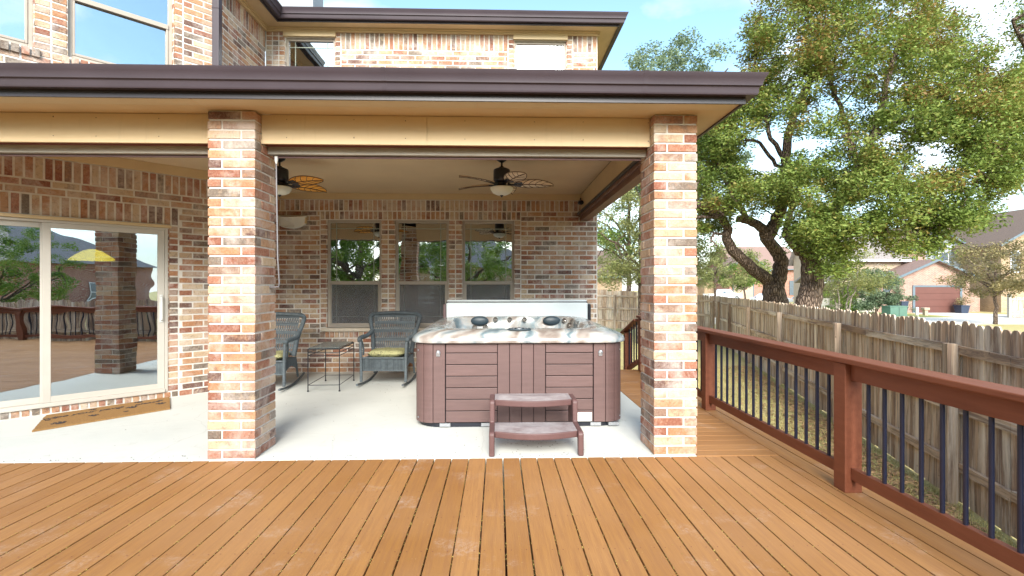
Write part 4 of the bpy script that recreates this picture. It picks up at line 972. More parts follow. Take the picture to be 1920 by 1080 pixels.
# ================================================================ board fences
def fence(label, pts, posts, side=1, pw=.1145, hs=None, base=None):
    pts = [Vector((x, y, 0)) for x, y in pts]; seg = [(b-a).length for a, b in zip(pts, pts[1:])]; tot = sum(seg)
    def at(s):
        for a, b, l in zip(pts, pts[1:], seg):
            if s <= l or b is pts[-1]: return a+(b-a)*(s/l), (b-a).normalized(), s/l
            s -= l
    hs = hs or [1.84]*len(pts); base = base or [GZ]*len(pts)
    cum = [0]+[sum(seg[:i+1]) for i in range(len(seg))]
    ip = lambda arr, s: float(np.interp(s, cum, arr))
    t = thing('wood_fence', label, 'fence', (pts[0].x, pts[0].y, base[0]))
    k = MB(); s = 0
    while s < tot:
        P, U, _ = at(s); Nn = Vector((-U.y, U.x, 0))*side; b0 = ip(base, s)+random.uniform(0, .02); h = ip(hs, s)+random.uniform(-.022, .018); w_ = pw-.004-random.uniform(0, .003); r = random.random()
        tl = random.uniform(-.012, .012); z1 = b0+h; q = .022
        poly = [(0, b0), (w_, b0), (w_+tl, z1-.045), (w_-q*.6+tl, z1-.012), (w_-q*1.5+tl, z1), (q*1.5+tl, z1), (q*.6+tl, z1-.012), (tl, z1-.045)]
        n0 = random.uniform(-.003, .004); k.extr(poly, P, U, (0, 0, 1), Nn, n0, n0-.016, 0, r); s += pw
    k.build('pickets', 'fence', t, fix=True)
    ps = sorted(posts); stops = [0]+ps+[tot]
    for a, b in zip(stops, stops[1:]):
        cuts = [a]+[c for c in cum if a < c < b]+[b]
        for a2, b2 in zip(cuts, cuts[1:]):
            if b2-a2 < .05: continue
            Pa, U, _ = at(a2+.001); Nn = Vector((-U.y, U.x, 0))*side
            for hh in (1.53, .93, .34):
                za, zb = ip(base, a2)+hh+random.uniform(-.01, .01), ip(base, b2)+hh+random.uniform(-.01, .01)
                m_ = MB(); l = b2-a2-.004; m_.hexa([Pa+U*.002+Nn*.005+Vector((0, 0, za)), Pa+U*l+Nn*.005+Vector((0, 0, zb)), Pa+U*l+Nn*.043+Vector((0, 0, zb)), Pa+U*.002+Nn*.043+Vector((0, 0, za)),
                    Pa+U*.002+Nn*.005+Vector((0, 0, za+.088)), Pa+U*l+Nn*.005+Vector((0, 0, zb+.088)), Pa+U*l+Nn*.043+Vector((0, 0, zb+.088)), Pa+U*.002+Nn*.043+Vector((0, 0, za+.088))])
                m_.build('rail', 'fencerail', t)
    for s in ps:
        P, U, _ = at(s); Nn = Vector((-U.y, U.x, 0))*side; m_ = MB(); m_.obox(P, U, Nn, (0, 0, 1), (-.05, .05), (.0445, .14), (ip(base, s)-.05, ip(base, s)+ip(hs, s)-.20)); m_.build('post', 'fencepost', t, bevel=.004)
    return t
random.seed(31)
FD = Vector((4.531-5.31, 4.249-7.01)); 
import sys
fp = [(2.95, -9), (3.2, -.5), (4.53, 4.25), (5.31, 7.02), (8.41, 18.05), (9.2, 20.9), (7.0, 23.8), (4.7, 24.6), (-6, 27)]
s0 = 13.436
fence('weathered dog eared wooden picket fence beyond the deck railing', fp,
      [1.2, 4.0, 7.0, 10.2, s0+.78, s0+3.8, s0+7.2, s0+10.5, s0+13.6, s0+16.0, s0+17.25, s0+19.6, s0+22.3, s0+23.4, s0+26, s0+28.6, s0+31],
      hs=[1.84]*5+[1.82, 1.80, 1.88, 1.88], base=[GZ]*5+[-.74, -.58, -.55, -.55])
# grass tufts and leaf litter between deck and fence
def fx(y): return float(np.interp(y, [p[1] for p in fp[:6]], [p[0] for p in fp[:6]]))
def strew(name, mat, n, xy, size, flat):
    k = MB(); rs = rng.random(n)
    for i in range(n):
        x, y = xy(); 
        if flat:
            a = random.uniform(0, 2*PI); s = size*random.uniform(.6, 1.3); c, d = math.cos(a)*s, math.sin(a)*s; z = GZ+.008+random.random()*.012
            k.add([(x-c, y-d, z), (x+d*.45, y-c*.45, z+.012*random.random()), (x+c, y+d, z+.01*random.random()), (x-d*.45, y+c*.45, z+.012*random.random())], [(0, 1, 2, 3)], 0, float(rs[i]))
        else:
            a = random.uniform(0, 2*PI); h = size*random.uniform(.5, 1.3); w_ = .004; lx, ly = random.uniform(-.03, .03), random.uniform(-.03, .03); c, d = math.cos(a)*w_, math.sin(a)*w_
            k.add([(x-c, y-d, GZ), (x+c, y+d, GZ), (x+lx, y+ly, GZ+h)], [(0, 1, 2)], 0, float(rs[i]))
    o = k.build(name, mat, fix=False); return tag(o, kind='stuff')
def xy_grass():
    y = 1.5+12*random.random()**1.3; return random.uniform(2.78, fx(y)-.05), y
def xy_lit():
    y = 1.8+12*random.random()**1.2; f = fx(y); return f-.16-abs(random.gauss(0, .38)), y
def xy_lit2():
    y = random.uniform(1.5, 14); return random.uniform(2.8, fx(y)-.1), y
random.seed(41)
strew('grass', 'grass', 45000, xy_grass, .05, False)
strew('leaf_litter', 'litter', 6000, xy_lit, .040, True); strew('leaf_litter', 'litter', 1600, xy_lit2, .034, True)
strew('grass', 'grass', 6000, lambda: (random.uniform(1.8, 7), random.uniform(9.2, 20)), .06, False)

# ================================================================ trees
def leaf_mesh(name, mat, cent, rad, per, size, flat=.7, tone=None, asp=.5, droop=0):
    cent = np.asarray(cent, float); n = len(cent); tot = n*per
    ci = np.repeat(np.arange(n), per); rad = np.broadcast_to(np.asarray(rad, float), (n,))[ci]
    d = rng.normal(size=(tot, 3)); d /= np.linalg.norm(d, axis=1)[:, None]; rr = rng.random(tot)**.5
    P = cent[ci]+d*(rr*rad)[:, None]*np.array([1, 1, flat])
    a = rng.normal(size=(tot, 3)); a[:, 2] = a[:, 2]*.5-droop; a /= np.linalg.norm(a, axis=1)[:, None]
    up = rng.normal(size=(tot, 3))*.7+np.array([0, 0, 1.0]); b = np.cross(up, a); b /= np.linalg.norm(b, axis=1)[:, None]+1e-9
    s = size*rng.uniform(.6, 1.3, tot)
    nrm = np.cross(a, b)
    V = np.empty((tot, 4, 3)); V[:, 0] = P-a*(s*.5)[:, None]; V[:, 1] = P+b*(s*asp*.5)[:, None]+nrm*(s*.08)[:, None]; V[:, 2] = P+a*(s*.5)[:, None]; V[:, 3] = P-b*(s*asp*.5)[:, None]+nrm*(s*.08)[:, None]
    me = bpy.data.meshes.new(name); me.vertices.add(tot*4); me.vertices.foreach_set('co', V.ravel())
    me.loops.add(tot*4); me.loops.foreach_set('vertex_index', np.arange(tot*4, dtype=np.int32)); me.polygons.add(tot); me.polygons.foreach_set('loop_start', np.arange(0, tot*4, 4, dtype=np.int32))
    me.materials.append(M[mat]); base = rng.random(n) if tone is None else np.asarray(tone)
    v = np.clip(base[ci]*.55+rng.random(tot)*.5-.02, 0, 1)
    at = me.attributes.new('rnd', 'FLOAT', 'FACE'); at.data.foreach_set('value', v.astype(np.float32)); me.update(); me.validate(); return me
def put_mesh(name, me, parent):
    o = bpy.data.objects.new(name, me); COL.objects.link(o); o.parent = parent; return o
def wiggle(pts, amp, sub=3):
    P = [Vector(p) for p in pts]; out_ = []
    for a, b in zip(P, P[1:]):
        for i in range(sub): out_.append(a.lerp(b, i/sub)+(Vector((random.uniform(-1, 1), random.uniform(-1, 1), random.uniform(-1, 1)))*amp if i else Vector()))
    return out_+[P[-1]]
def limb(mb, pts, r0, r1, amp=.05, n=10, wob=.05, sub=4):
    W_ = wiggle(pts, amp, sub); k = len(W_); mb.tube(W_, [r0+(r1-r0)*(i/(k-1))**.85 for i in range(k)], n, wob=wob); return W_
def ptd(px, py, d):    # offline-measured picture positions turned into world points at a real distance
    u = (px-960)/940; v = (538-py)/940; c, s = math.cos(.02871), math.sin(.02871); rx_, ry = s+u*c, c-u*s; k = d/ry; return Vector((rx_*k, d, 1.46+v*k))
def twigs(mb, centers, anchors, n, r=.022):
    A = np.array([list(a) for a in anchors])
    for c in random.sample(list(map(tuple, centers)), min(n, len(centers))):
        i = int(np.argmin(((A-np.array(c))**2).sum(1))); a = Vector(A[i]); b = Vector(c)
        if (a-b).length > 1.2: continue
        mid = a.lerp(b, .5)+Vector((random.uniform(-.25, .25), random.uniform(-.25, .25), random.uniform(-.1, .25))); mb.tube(wiggle([a, mid, b], .06, 3), [r, r*.9, r*.85, r*.7, r*.6, r*.5, r*.35], 5)
# --- the two big oaks behind the fence
EL = [  # crown lobes: px, py, rx, ry, depth, depth radius, number of clumps
 (1500, 60, 110, 90, 13.2, 2.0, 56), (1650, 60, 150, 110, 12.6, 2.2, 96), (1770, 110, 100, 120, 12.2, 2.0, 66), (1430, 150, 45, 100, 13.6, 1.5, 40), (1370, 235, 75, 60, 13.8, 1.6, 50), (1405, 190, 40, 60, 13.6, 1.4, 18), (1330, 290, 45, 50, 14, 1.4, 24), (1345, 395, 50, 28, 14, 1.2, 16), (1560, 200, 120, 80, 13, 2.0, 56),
 (1700, 240, 130, 90, 12, 2.0, 72), (1840, 230, 95, 100, 11.6, 1.8, 66), (1345, 330, 60, 70, 14.0, 1.5, 50), (1430, 365, 80, 40, 13.4, 1.6, 40), (1550, 340, 110, 70, 12.4, 1.8, 64), (1680, 360, 120, 85, 11.6, 1.6, 74),
 (1800, 350, 95, 70, 11.4, 1.5, 56), (1620, 430, 75, 45, 11.4, 1.2, 32), (1730, 452, 60, 30, 11.0, 1.0, 18), (1540, 430, 60, 55, 11.6, 1.0, 28), (1890, 310, 55, 60, 11.2, 1.2, 34), (1800, 410, 60, 26, 10.9, .9, 14), (1330, 440, 34, 35, 14.2, 1.2, 14), (1910, 190, 50, 90, 11.4, 1.2, 34), (1600, -60, 200, 90, 12.6, 2.4, 60), (1560, 490, 40, 34, 11.6, .7, 12), (1500, 425, 26, 40, 12.6, .6, 9)]
HOLES = [(1437, 275, 30), (1588, 188, 12), (1395, 292, 12), (1747, 300, 8), (1395, 455, 24), (1850, 30, 34), (1612, 400, 5), (1690, 430, 5), (1350, 460, 12), (1530, 285, 5), (1790, 305, 6)]
c1, c2, t1, t2 = [], [], [], []
random.seed(77)
for (px, py, rx_, ry, d, dr, n) in EL:
    for _ in range(n):
        while True:
            a, b, c = (random.uniform(-1, 1) for _ in range(3))
            if a*a+b*b+c*c <= 1: break
        X, Y, dd = px+a*rx_, py+b*ry, d+c*dr
        if any((X-h[0])**2+(Y-h[1])**2 < (h[2]+14)**2 for h in HOLES): continue
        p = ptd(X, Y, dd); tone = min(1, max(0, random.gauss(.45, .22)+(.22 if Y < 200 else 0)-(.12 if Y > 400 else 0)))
        (c1 if X < 1540 else c2).append(p); (t1 if X < 1540 else t2).append(tone)
oak1 = thing('oak_tree', 'leaning live oak with forked dark trunk behind the fence, nearest the brick column', 'tree', (7.75, 14, GZ), 0)
oak2 = thing('oak_tree', 'wide live oak with a single thick trunk behind the fence, before the beige house', 'tree', (7.5, 12, GZ), 0)
def P14(*L_): return [ptd(x, y, d) for x, y, d in L_]
b1 = MB(); an1 = []
an1 += limb(b1, [Vector((7.8, 14, GZ-.1))]+P14((1456, 575, 14), (1450, 548, 14), (1452, 530, 14)), .38, .27, .02, 14)
an1 += limb(b1, P14((1452, 545, 14), (1440, 527, 14), (1405, 498, 13.9), (1374, 470, 13.8), (1362, 447, 13.7), (1366, 430, 13.6), (1352, 405, 13.5), (1325, 388, 13.4), (1290, 378, 13.2), (1240, 372, 13)), .19, .07, .02, 12)
an1 += limb(b1, P14((1452, 540, 14), (1462, 512, 14), (1466, 490, 14), (1452, 465, 14), (1436, 448, 13.9), (1432, 430, 13.8), (1405, 413, 13.7), (1385, 410, 13.5)), .23, .10, .02, 12)
an1 += limb(b1, P14((1438, 452, 13.9), (1452, 420, 13.8), (1464, 395, 13.6), (1476, 350, 13.4), (1472, 300, 13.3), (1478, 250, 13.2), (1500, 190, 13), (1540, 110, 12.8), (1580, 20, 12.6)), .19, .06, .03, 12)
an1 += limb(b1, P14((1474, 330, 13.4), (1450, 300, 13.6), (1425, 268, 13.8), (1400, 262, 13.9), (1380, 240, 14)), .06, .03, .03, 8)
an1 += limb(b1, P14((1472, 300, 13.3), (1440, 245, 13.3), (1430, 190, 13.4), (1415, 110, 13.5)), .07, .03, .05, 8)
an1 += limb(b1, P14((1352, 405, 13.5), (1330, 406, 13.3), (1300, 408, 13.2)), .08, .03, .02, 8); an1 += limb(b1, P14((1372, 468, 13.8), (1358, 440, 13.6), (1338, 438, 13.4), (1333, 452, 13.3), (1345, 462, 13.2)), .05, .02, .02, 8)
an1 += limb(b1, P14((1405, 413, 13.7), (1380, 380, 13.6), (1360, 340, 13.5), (1345, 300, 13.6)), .08, .03, .05, 8)
twigs(b1, c1, an1, 150)
b1.build('trunk', 'bark', oak1, smooth=True)
b2 = MB(); an2 = []
an2 += limb(b2, [Vector((7.42, 12, GZ-.1))]+P14((1512, 582, 12), (1519, 555, 12), (1523, 525, 12), (1521, 495, 12), (1518, 470, 12)), .33, .20, .01, 14)
an2 += limb(b2, P14((1521, 500, 12), (1508, 480, 12), (1490, 460, 12.1), (1472, 440, 12.4), (1480, 400, 12.6), (1500, 350, 12.8), (1530, 300, 13)), .15, .05, .03, 10)
an2 += limb(b2, P14((1519, 480, 12), (1545, 450, 12), (1560, 425, 12), (1575, 380, 12), (1610, 320, 12), (1640, 250, 12), (1660, 160, 12), (1690, 60, 12.2)), .18, .05, .04, 10)
an2 += limb(b2, P14((1575, 380, 12), (1640, 360, 11.8), (1710, 350, 11.5), (1780, 330, 11.4), (1850, 300, 11.3)), .10, .03, .06, 8)
an2 += limb(b2, P14((1640, 250, 12), (1720, 210, 12), (1790, 150, 11.9), (1850, 100, 11.8)), .08, .03, .06, 8)
an2 += limb(b2, P14((1560, 425, 12), (1620, 430, 11.6), (1700, 440, 11.2), (1770, 420, 11)), .06, .02, .04, 8)
an2 += limb(b2, P14((1610, 320, 12), (1590, 240, 12.4), (1560, 160, 12.6), (1550, 80, 12.8)), .08, .03, .05, 8)
twigs(b2, c2, an2, 230)
b2.build('trunk', 'bark', oak2, smooth=True)
def crown(cs, ts, root, per, size, rad=(.30, .5), mat='oakleaf', **k):
    cs = [np.array(c)-np.array(root.location) for c in cs]; return put_mesh('crown', leaf_mesh('crown', mat, cs, rng.uniform(*rad, len(cs)), per, size, tone=ts, **k), root)
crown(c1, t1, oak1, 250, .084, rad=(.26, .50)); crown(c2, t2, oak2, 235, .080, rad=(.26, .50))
def tree(name, label, loc, h, cr, mat, trunk_r=.12, n=60, per=180, size=.12, crot=.55, flat=.75, barkm='bark', group=None, stems=1, crad=(.35, .6), hollow=.35, base=.35, sx=1, droop=0):
    t = thing(name, label, 'tree', loc, 0, group); cs = []
    while len(cs) < n:
        v = np.array([random.uniform(-1, 1) for _ in range(3)]); r_ = np.linalg.norm(v)
        if hollow < r_ <= 1: cs.append((v[0]*cr*sx, v[1]*cr, h*crot+v[2]*(h*(1-crot)) if v[2] > 0 else h*crot+v[2]*(h*(crot-base))))
    b = MB(); an = []
    for s in range(stems):
        a = 2*PI*s/max(1, stems)+.5; o = .0 if stems == 1 else .12; tx, ty = math.cos(a)*cr*.35*(stems > 1), math.sin(a)*cr*.35*(stems > 1)
        an += limb(b, [(o*math.cos(a), o*math.sin(a), -.1), (tx*.5, ty*.5, h*base*.8), (tx, ty, h*crot), (tx*1.2, ty*1.2, h*.85)], trunk_r, trunk_r*.25, .06, 8)
    for i in range(7):
        a = 2*PI*i/7; z = h*(base+.06*i*.5); an += limb(b, [(0, 0, z), (math.cos(a)*cr*.4*sx, math.sin(a)*cr*.4, z+h*.14), (math.cos(a)*cr*.75*sx, math.sin(a)*cr*.75, z+h*.2)], trunk_r*.45, trunk_r*.12, .05, 6)
    W_ = an
    twigs(b, cs, W_, min(n, 45), trunk_r*.16+.006); b.build('trunk', barkm, t, local=True, smooth=True)
    put_mesh('crown', leaf_mesh('crown', mat, cs, rng.uniform(*crad, n), per, size, flat=flat, droop=droop), t); return t
random.seed(90)
tree('oak_tree', 'tall pale green tree rising above the patio gutter behind the corner of the house', (9.0, 26, GZ), 15.2, 4.2, 'greyleaf', .25, 210, 190, .15, .62, crad=(.4, .7), base=.45)
tree('oak_tree', 'drooping yellow green tree in the gap between house wall and right brick column', (5.6, 19.5, GZ), 6.6, 2.9, 'paleleaf', .14, 120, 190, .10, .5, crad=(.3, .55), base=.33, droop=.4)
tree('oak_tree', 'darker green tree beyond the back fence, high in the gap beside the right brick column', (7.9, 30, GZ), 9.5, 3.2, 'greenleaf', .2, 80, 150, .14, .6, base=.4)
tree('shade_tree', 'pale yellow green tree beside the white pickup truck across the street', (15.8, 36, GZ), 5.6, 3.2, 'paleleaf', .12, 80, 150, .15, .62, base=.4)
tree('shade_tree', 'bright yellow green round tree left of the forked oak, before the red brick house', (20.0, 40, GZ), 5.0, 2.1, 'greenleaf', .1, 55, 150, .15, .6, base=.4)
tree('crape_myrtle', 'white stemmed small tree with pale airy leaves in front of the porch', (17.9, 25.5, GZ), 4.4, 2.0, 'paleleaf', .06, 75, 130, .10, .62, barkm='palebark', stems=4, base=.38)
tree('shade_tree', 'small round tree with sparse tan green leaves by the driveway, near the wooden gate', (29.6, 29, GZ), 5.1, 2.7, 'tanleaf', .12, 120, 120, .13, .58, base=.33, hollow=.2)
tree('oak_tree', 'olive oak crown entering the sky at the upper right corner of the photo', (14.6, 13, GZ), 10.2, 2.6, 'oakleaf', .25, 90, 220, .09, .74, base=.55)
def shrub(name, label, loc, r, h, mat, n=40, per=170, size=.10):
    t = thing(name, label, 'shrub', loc); cs = [(random.gauss(0, r*.42), random.gauss(0, r*.42), h*random.uniform(.12, .88)) for _ in range(n)]
    cs = [(x*(1-.35*(z/h)), y*(1-.35*(z/h)), z) for x, y, z in cs]
    b = MB()
    for i in range(9): c = random.choice(cs); limb(b, [(0, 0, -.05), (c[0]*.5, c[1]*.5, c[2]*.5), c], .03, .01, .03, 5)
    b.build('stem', 'bark', t, local=True); put_mesh('foliage', leaf_mesh('foliage', mat, cs, rng.uniform(.28, .5, n), per, size), t); return t
shrub('shrub', 'large rounded grey green shrub beside the green utility box', (29.6, 38.6, GZ), 2.3, 3.9, 'greyleaf', 110, 200, .14)
shrub('shrub', 'smaller bright green shrub at the left foot of the large grey green shrub', (27.2, 38.8, GZ), 1.4, 2.7, 'greenleaf', 40, 180, .12)
shrub('shrub', 'low dark green bush by the porch behind the green utility box', (34.6, 42.3, GZ), .9, 1.5, 'greyleaf', 18, 120, .12)
shrub('potted_plant', 'yellow leaved plant growing in the navy planter beside the red garage door', (39.15, 41.2, -.25), .45, 1.1, 'tanleaf', 9, 90, .10)

# ================================================================ street, lawns, drives
def flat(pts, z, name, mat):
    m_ = MB(); m_.extr(pts, (0, 0, 0), (1, 0, 0), (0, 1, 0), (0, 0, 1), GZ-.05, z); return struct(m_, name, mat)
flat([(12, 29.6), (80, 27), (80, 33.5), (12, 36.5)], GZ+.006, 'street', 'concrete')
flat([(33.8, 35.8), (41.2, 35.4), (40.0, 42), (35.2, 42)], GZ+.012, 'driveway', 'concrete')
flat([(42, 33), (60, 33), (60, 40), (42, 40)], GZ+.010, 'driveway', 'concrete')
flat([(10, 42), (22, 42), (26, 56), (10, 56)], GZ+.010, 'driveway', 'concrete')
tuf = struct(MB().extr([(12, 37), (33, 36), (33, 43.5), (12, 44)], (0, 0, 0), (1, 0, 0), (0, 1, 0), (0, 0, 1), GZ-.05, GZ+.02), 'lawn', M.setdefault('lawn', paint('lawn_green', (.24, .27, .08), 1, .25, 2, .4)))

# ================================================================ houses across the street
def nb(label, loc, rz, blocks, wins=(), garages=(), extra=None):
    t = thing('neighbour_house', label, 'house', loc, rz)
    for (x0, x1, y0, y1, z0, z1, wm, roof, rise, over, rm) in blocks:
        m_ = MB(); ov = over
        if roof == 'none': m_.box(x0, x1, y0, y1, z0, z1); m_.build('wall', wm, t, local=True); continue
        xm, ym = (x0+x1)/2, (y0+y1)/2; zt_ = z1+rise
        if roof == 'gy': # gable facing the street
            m_.extr([(x0, z0), (x1, z0), (x1, z1), (xm, zt_-.03), (x0, z1)], (0, 0, 0), (1, 0, 0), (0, 0, 1), (0, 1, 0), y0, y1); m_.build('wall', wm, t, local=True)
            r_ = MB(); k = rise/((x1-x0)/2); 
            for s in (-1, 1):
                xe = xm+s*((x1-x0)/2+ov); ze = z1-ov*k
                r_.hexa([(xm, y0-ov, zt_), (xe, y0-ov, ze), (xe, y1+ov, ze), (xm, y1+ov, zt_), (xm, y0-ov, zt_+.16), (xe, y0-ov, ze+.16), (xe, y1+ov, ze+.16), (xm, y1+ov, zt_+.16)])
            o = r_.build('roof', rm, t, local=True); v = MB()
            for s in (-1, 1):
                xe = xm+s*((x1-x0)/2+ov); ze = z1-ov*k; v.hexa([(xm, y0-ov-.04, zt_-.02), (xe, y0-ov-.04, ze-.02), (xe, y0-ov-.004, ze-.02), (xm, y0-ov-.004, zt_-.02), (xm, y0-ov-.04, zt_+.18), (xe, y0-ov-.04, ze+.18), (xe, y0-ov-.004, ze+.18), (xm, y0-ov-.004, zt_+.18)])
            v.build('trim', 'slate', o, local=True)
        elif roof == 'gx':
            m_.extr([(y0, z0), (y1, z0), (y1, z1), (ym, zt_-.03), (y0, z1)], (0, 0, 0), (0, 1, 0), (0, 0, 1), (1, 0, 0), x0, x1); m_.build('wall', wm, t, local=True)
            r_ = MB(); k = rise/((y1-y0)/2)
            for s in (-1, 1):
                ye = ym+s*((y1-y0)/2+ov); ze = z1-ov*k
                r_.hexa([(x0-ov, ym, zt_), (x0-ov, ye, ze), (x1+ov, ye, ze), (x1+ov, ym, zt_), (x0-ov, ym, zt_+.16), (x0-ov, ye, ze+.16), (x1+ov, ye, ze+.16), (x1+ov, ym, zt_+.16)])
            o = r_.build('roof', rm, t, local=True); ye = ym-((y1-y0)/2+ov); MB().box(x0-ov, x1+ov, ye-.10, ye-.003, z1-ov*k-.04, z1-ov*k+.14).build('gutter', 'whitepaint' if wm == 'beigewall' else 'slate', o, local=True)
        else: # hip
            m_.box(x0, x1, y0, y1, z0, z1); m_.build('wall', wm, t, local=True); r_ = MB(); X0, X1, Y0, Y1 = x0-ov, x1+ov, y0-ov, y1+ov; q = min(X1-X0, Y1-Y0)/2*.98
            r_.hexa([(X0, Y0, z1), (X1, Y0, z1), (X1, Y1, z1), (X0, Y1, z1), (X0+q, Y0+q, z1+rise), (X1-q, Y0+q, z1+rise), (X1-q, Y1-q, z1+rise), (X0+q, Y1-q, z1+rise)])
            o = r_.build('roof', rm, t, local=True); MB().box(X0, X1, Y0-.1, Y0-.002, z1-.06, z1+.12).build('gutter', 'slate', o, local=True)
    for (x, y, z, w_, h, fm, shut) in wins:
        f = MB(); a = .07; f.box(x-w_/2, x-w_/2+a, y-.05, y+.02, z, z+h); f.box(x+w_/2-a, x+w_/2, y-.05, y+.02, z, z+h); f.box(x-w_/2+a, x+w_/2-a, y-.05, y+.02, z, z+a); f.box(x-w_/2+a, x+w_/2-a, y-.05, y+.02, z+h-a, z+h); f.box(x-w_/2+a, x+w_/2-a, y-.04, y+.02, z+h/2-a/2, z+h/2+a/2)
        o = f.build('window', fm, t, local=True); MB().box(x-w_/2+a, x+w_/2-a, y-.015, y+.01, z+a, z+h-a).build('pane', 'winglass', o, local=True)
        if shut:
            for s in (-1, 1): MB().box(*sorted((x+s*(w_/2+.03), x+s*(w_/2+.40))), y-.05, y-.003, z, z+h).build('shutter', 'slate', t, local=True)
    for (x0, x1, y, z0, z1, gm) in garages:
        g = MB(); n = 4; hh = (z1-z0)/n
        for i in range(n): g.box(x0, x1, y-.03, y+.02, z0+i*hh+.01, z0+(i+1)*hh-.01)
        g.box(x0, x1, y+.0, y+.03, z0, z1); o = g.build('garage_door', gm, t, local=True)
        c = MB(); c.box(x0-.2, x0, y-.06, y+.02, z0, z1+.15); c.box(x1, x1+.2, y-.06, y+.02, z0, z1+.15); c.box(x0, x1, y-.06, y+.02, z1, z1+.15); c.build('casing', 'slate', o, local=True)
    return t
g = GZ
nb('two storey rosy brick house with a brick red garage door and grey sided upper gable', (0, 0, 0), 0, [
 (34.4, 40.6, 42.0, 48, g, 2.35, 'pinkbrick', 'gy', 1.35, .45, 'roofpink'),
 (36.2, 44.6, 46.0, 54, g, 4.9, 'greysiding', 'gy', 2.3, .5, 'roofpink'),
 (36.2, 39.0, 44.6, 50, g, 5.0, 'pinkbrick', 'gx', 1.6, .4, 'roofpink'),
 (44.6, 50, 48.5, 56, g, 5.4, 'tanbrick', 'gx', 3.6, .5, 'roofpink'),
 (40.6, 43.0, 43.5, 46.2, g, 1.0, 'pinkbrick', 'none', 0, 0, ''),
 (33.0, 34.5, 42.6, 44, g, 2.0, 'pinkbrick', 'gy', .7, .35, 'roofbrown')],
 [(41.9, 45.97, 3.1, 1.0, 1.6, 'whitepaint', True), (37.5, 44.57, 2.6, 1.1, 1.6, 'frame', False), (33.75, 42.58, .0, .6, 1.4, 'slate', False)], [(35.75, 39.7, 41.98, g+.01, 1.45, 'red_garage')])
nb('beige stucco two storey house with a stone faced porch behind the thick oak trunk', (3.2, 0, 0), 0, [
 (28.4, 33.4, 44.5, 49.5, g, 4.35, 'beigewall', 'gx', 2.9, .5, 'roofgrey'),
 (26.8, 28.4, 46.5, 50, g, 4.2, 'beigewall', 'gx', 2.6, .4, 'roofgrey'),
 (26.2, 29.4, 43.0, 44.6, 1.55, 1.85, 'beigewall', 'gy', .9, .4, 'roofgrey'),
 (25.4, 27.0, 43.6, 46.6, 1.75, 2.0, 'beigewall', 'gx', .7, .35, 'roofgrey'),
 (26.2, 26.8, 43.1, 43.6, g, 1.55, 'beigewall', 'none', 0, 0, ''), (28.8, 29.4, 43.1, 43.6, g, 1.55, 'beigewall', 'none', 0, 0, ''),
 (25.4, 26.2, 43.6, 44.0, g, .45, 'whitestone', 'none', 0, 0, ''), (28.0, 29.8, 42.9, 43.098, g, .45, 'whitestone', 'none', 0, 0, '')],
 [(27.3, 44.48, -.2, .9, 1.7, 'slate', False), (27.6, 46.47, 2.4, 1.0, 1.0, 'frame', False)])
nb('red brick house with rosy shingle roof glimpsed between the two oak trunks', (0, 0, 0), 0, [
 (44.0, 56, 90, 104, g, 5.0, 'redbrick', 'gx', 4.2, .7, 'roofpink'), (40.5, 47.0, 86.5, 92, g, 4.6, 'redbrick', 'gy', 2.6, .6, 'roofpink')],
 [(50.0, 89.9, .0, 1.6, 2.6, 'whitepaint', False), (54, 89.9, .0, 1.6, 2.6, 'slate', False)], [(41.2, 44.6, 86.4, g, 1.9, 'beigewall')])
nb('low beige house behind the white pickup truck', (0, 0, 0), 0, [
 (31, 40, 96, 106, g, 2.9, 'beigewall', 'gx', 3.6, .7, 'roofbrown'), (38.8, 43.5, 93, 98, g, 2.8, 'tanbrick', 'hip', 1.6, .6, 'roofbrown')],
 [(35.4, 95.9, .3, 2.8, 2.0, 'slate', False)], [])
nb('tan brick house with a dark gabled roof at the right edge beside the wooden gate', (0, 0, 0), 0, [
 (43.6, 55, 42.2, 50, g, 5.4, 'tanbrick', 'gy', 3.2, .9, 'roofbrown')],
 [(44.8, 42.17, 2.7, .85, 1.9, 'whitepaint', False), (48.5, 42.17, 2.7, 1.2, 1.9, 'whitepaint', False)])
nb('brown roofed brick house beyond the back fence', (0, 0, 0), 0, [(2.5, 12, 48, 58, g, 2.6, 'tanbrick', 'gx', 2.6, .5, 'roofbrown')], [(8, 47.97, .2, 1.5, 1.3, 'whitepaint', False)])
# reflected in the glass: homes and trees behind the camera
nb('brick house with grey hip roof standing behind the camera, seen only in the door glass', (0, 0, 0), 0, [(24, 38, -34, -22, g, 3.2, 'redbrick', 'hip', 3.6, .5, 'roofgrey')], [(31, -21.9, .4, 1.6, 1.4, 'whitepaint', False)])
nb('grey roofed house standing behind the camera, seen only in the patio windows', (0, 0, 0), 0, [(-9, 3, -34, -24, g, 3.0, 'tanbrick', 'hip', 3.6, .5, 'roofgrey')])
nb('second storey neighbour house behind the camera, seen only in the glass', (0, 0, 0), 0, [(4, 12, -36, -26, g, 5.0, 'pinkbrick', 'gx', 2.6, .5, 'roofgrey')])
random.seed(5)
r1 = tree('oak_tree', 'green oak behind the camera, seen only in the glass', (-7.2, -9, GZ), 8.6, 4.4, 'greenleaf', .25, 210, 170, .13, .5, base=.18, group='oaks reflected in the windows')
for (x, y, a, s) in ((-1.8, -13.5, 1.1, .85), (-14, -11, 2.3, 1.1), (9.5, -9.0, 4, .62), (-9.5, -14, 3.3, 1.15)):
    c = copy_tree(r1); c.location = (x, y, GZ); c.rotation_euler = (0, 0, a); c.scale = (s, s, s); c['label'] = r1['label']
k = MB(); k.box(-14, 18, -16.2, -16.15, GZ, GZ+1.85)
pk = MB(); 
for i in range(230): x = -14+i*.14; pk.box(x, x+.134, -16.0, -15.98, GZ, GZ+1.85+random.uniform(-.015, .015))
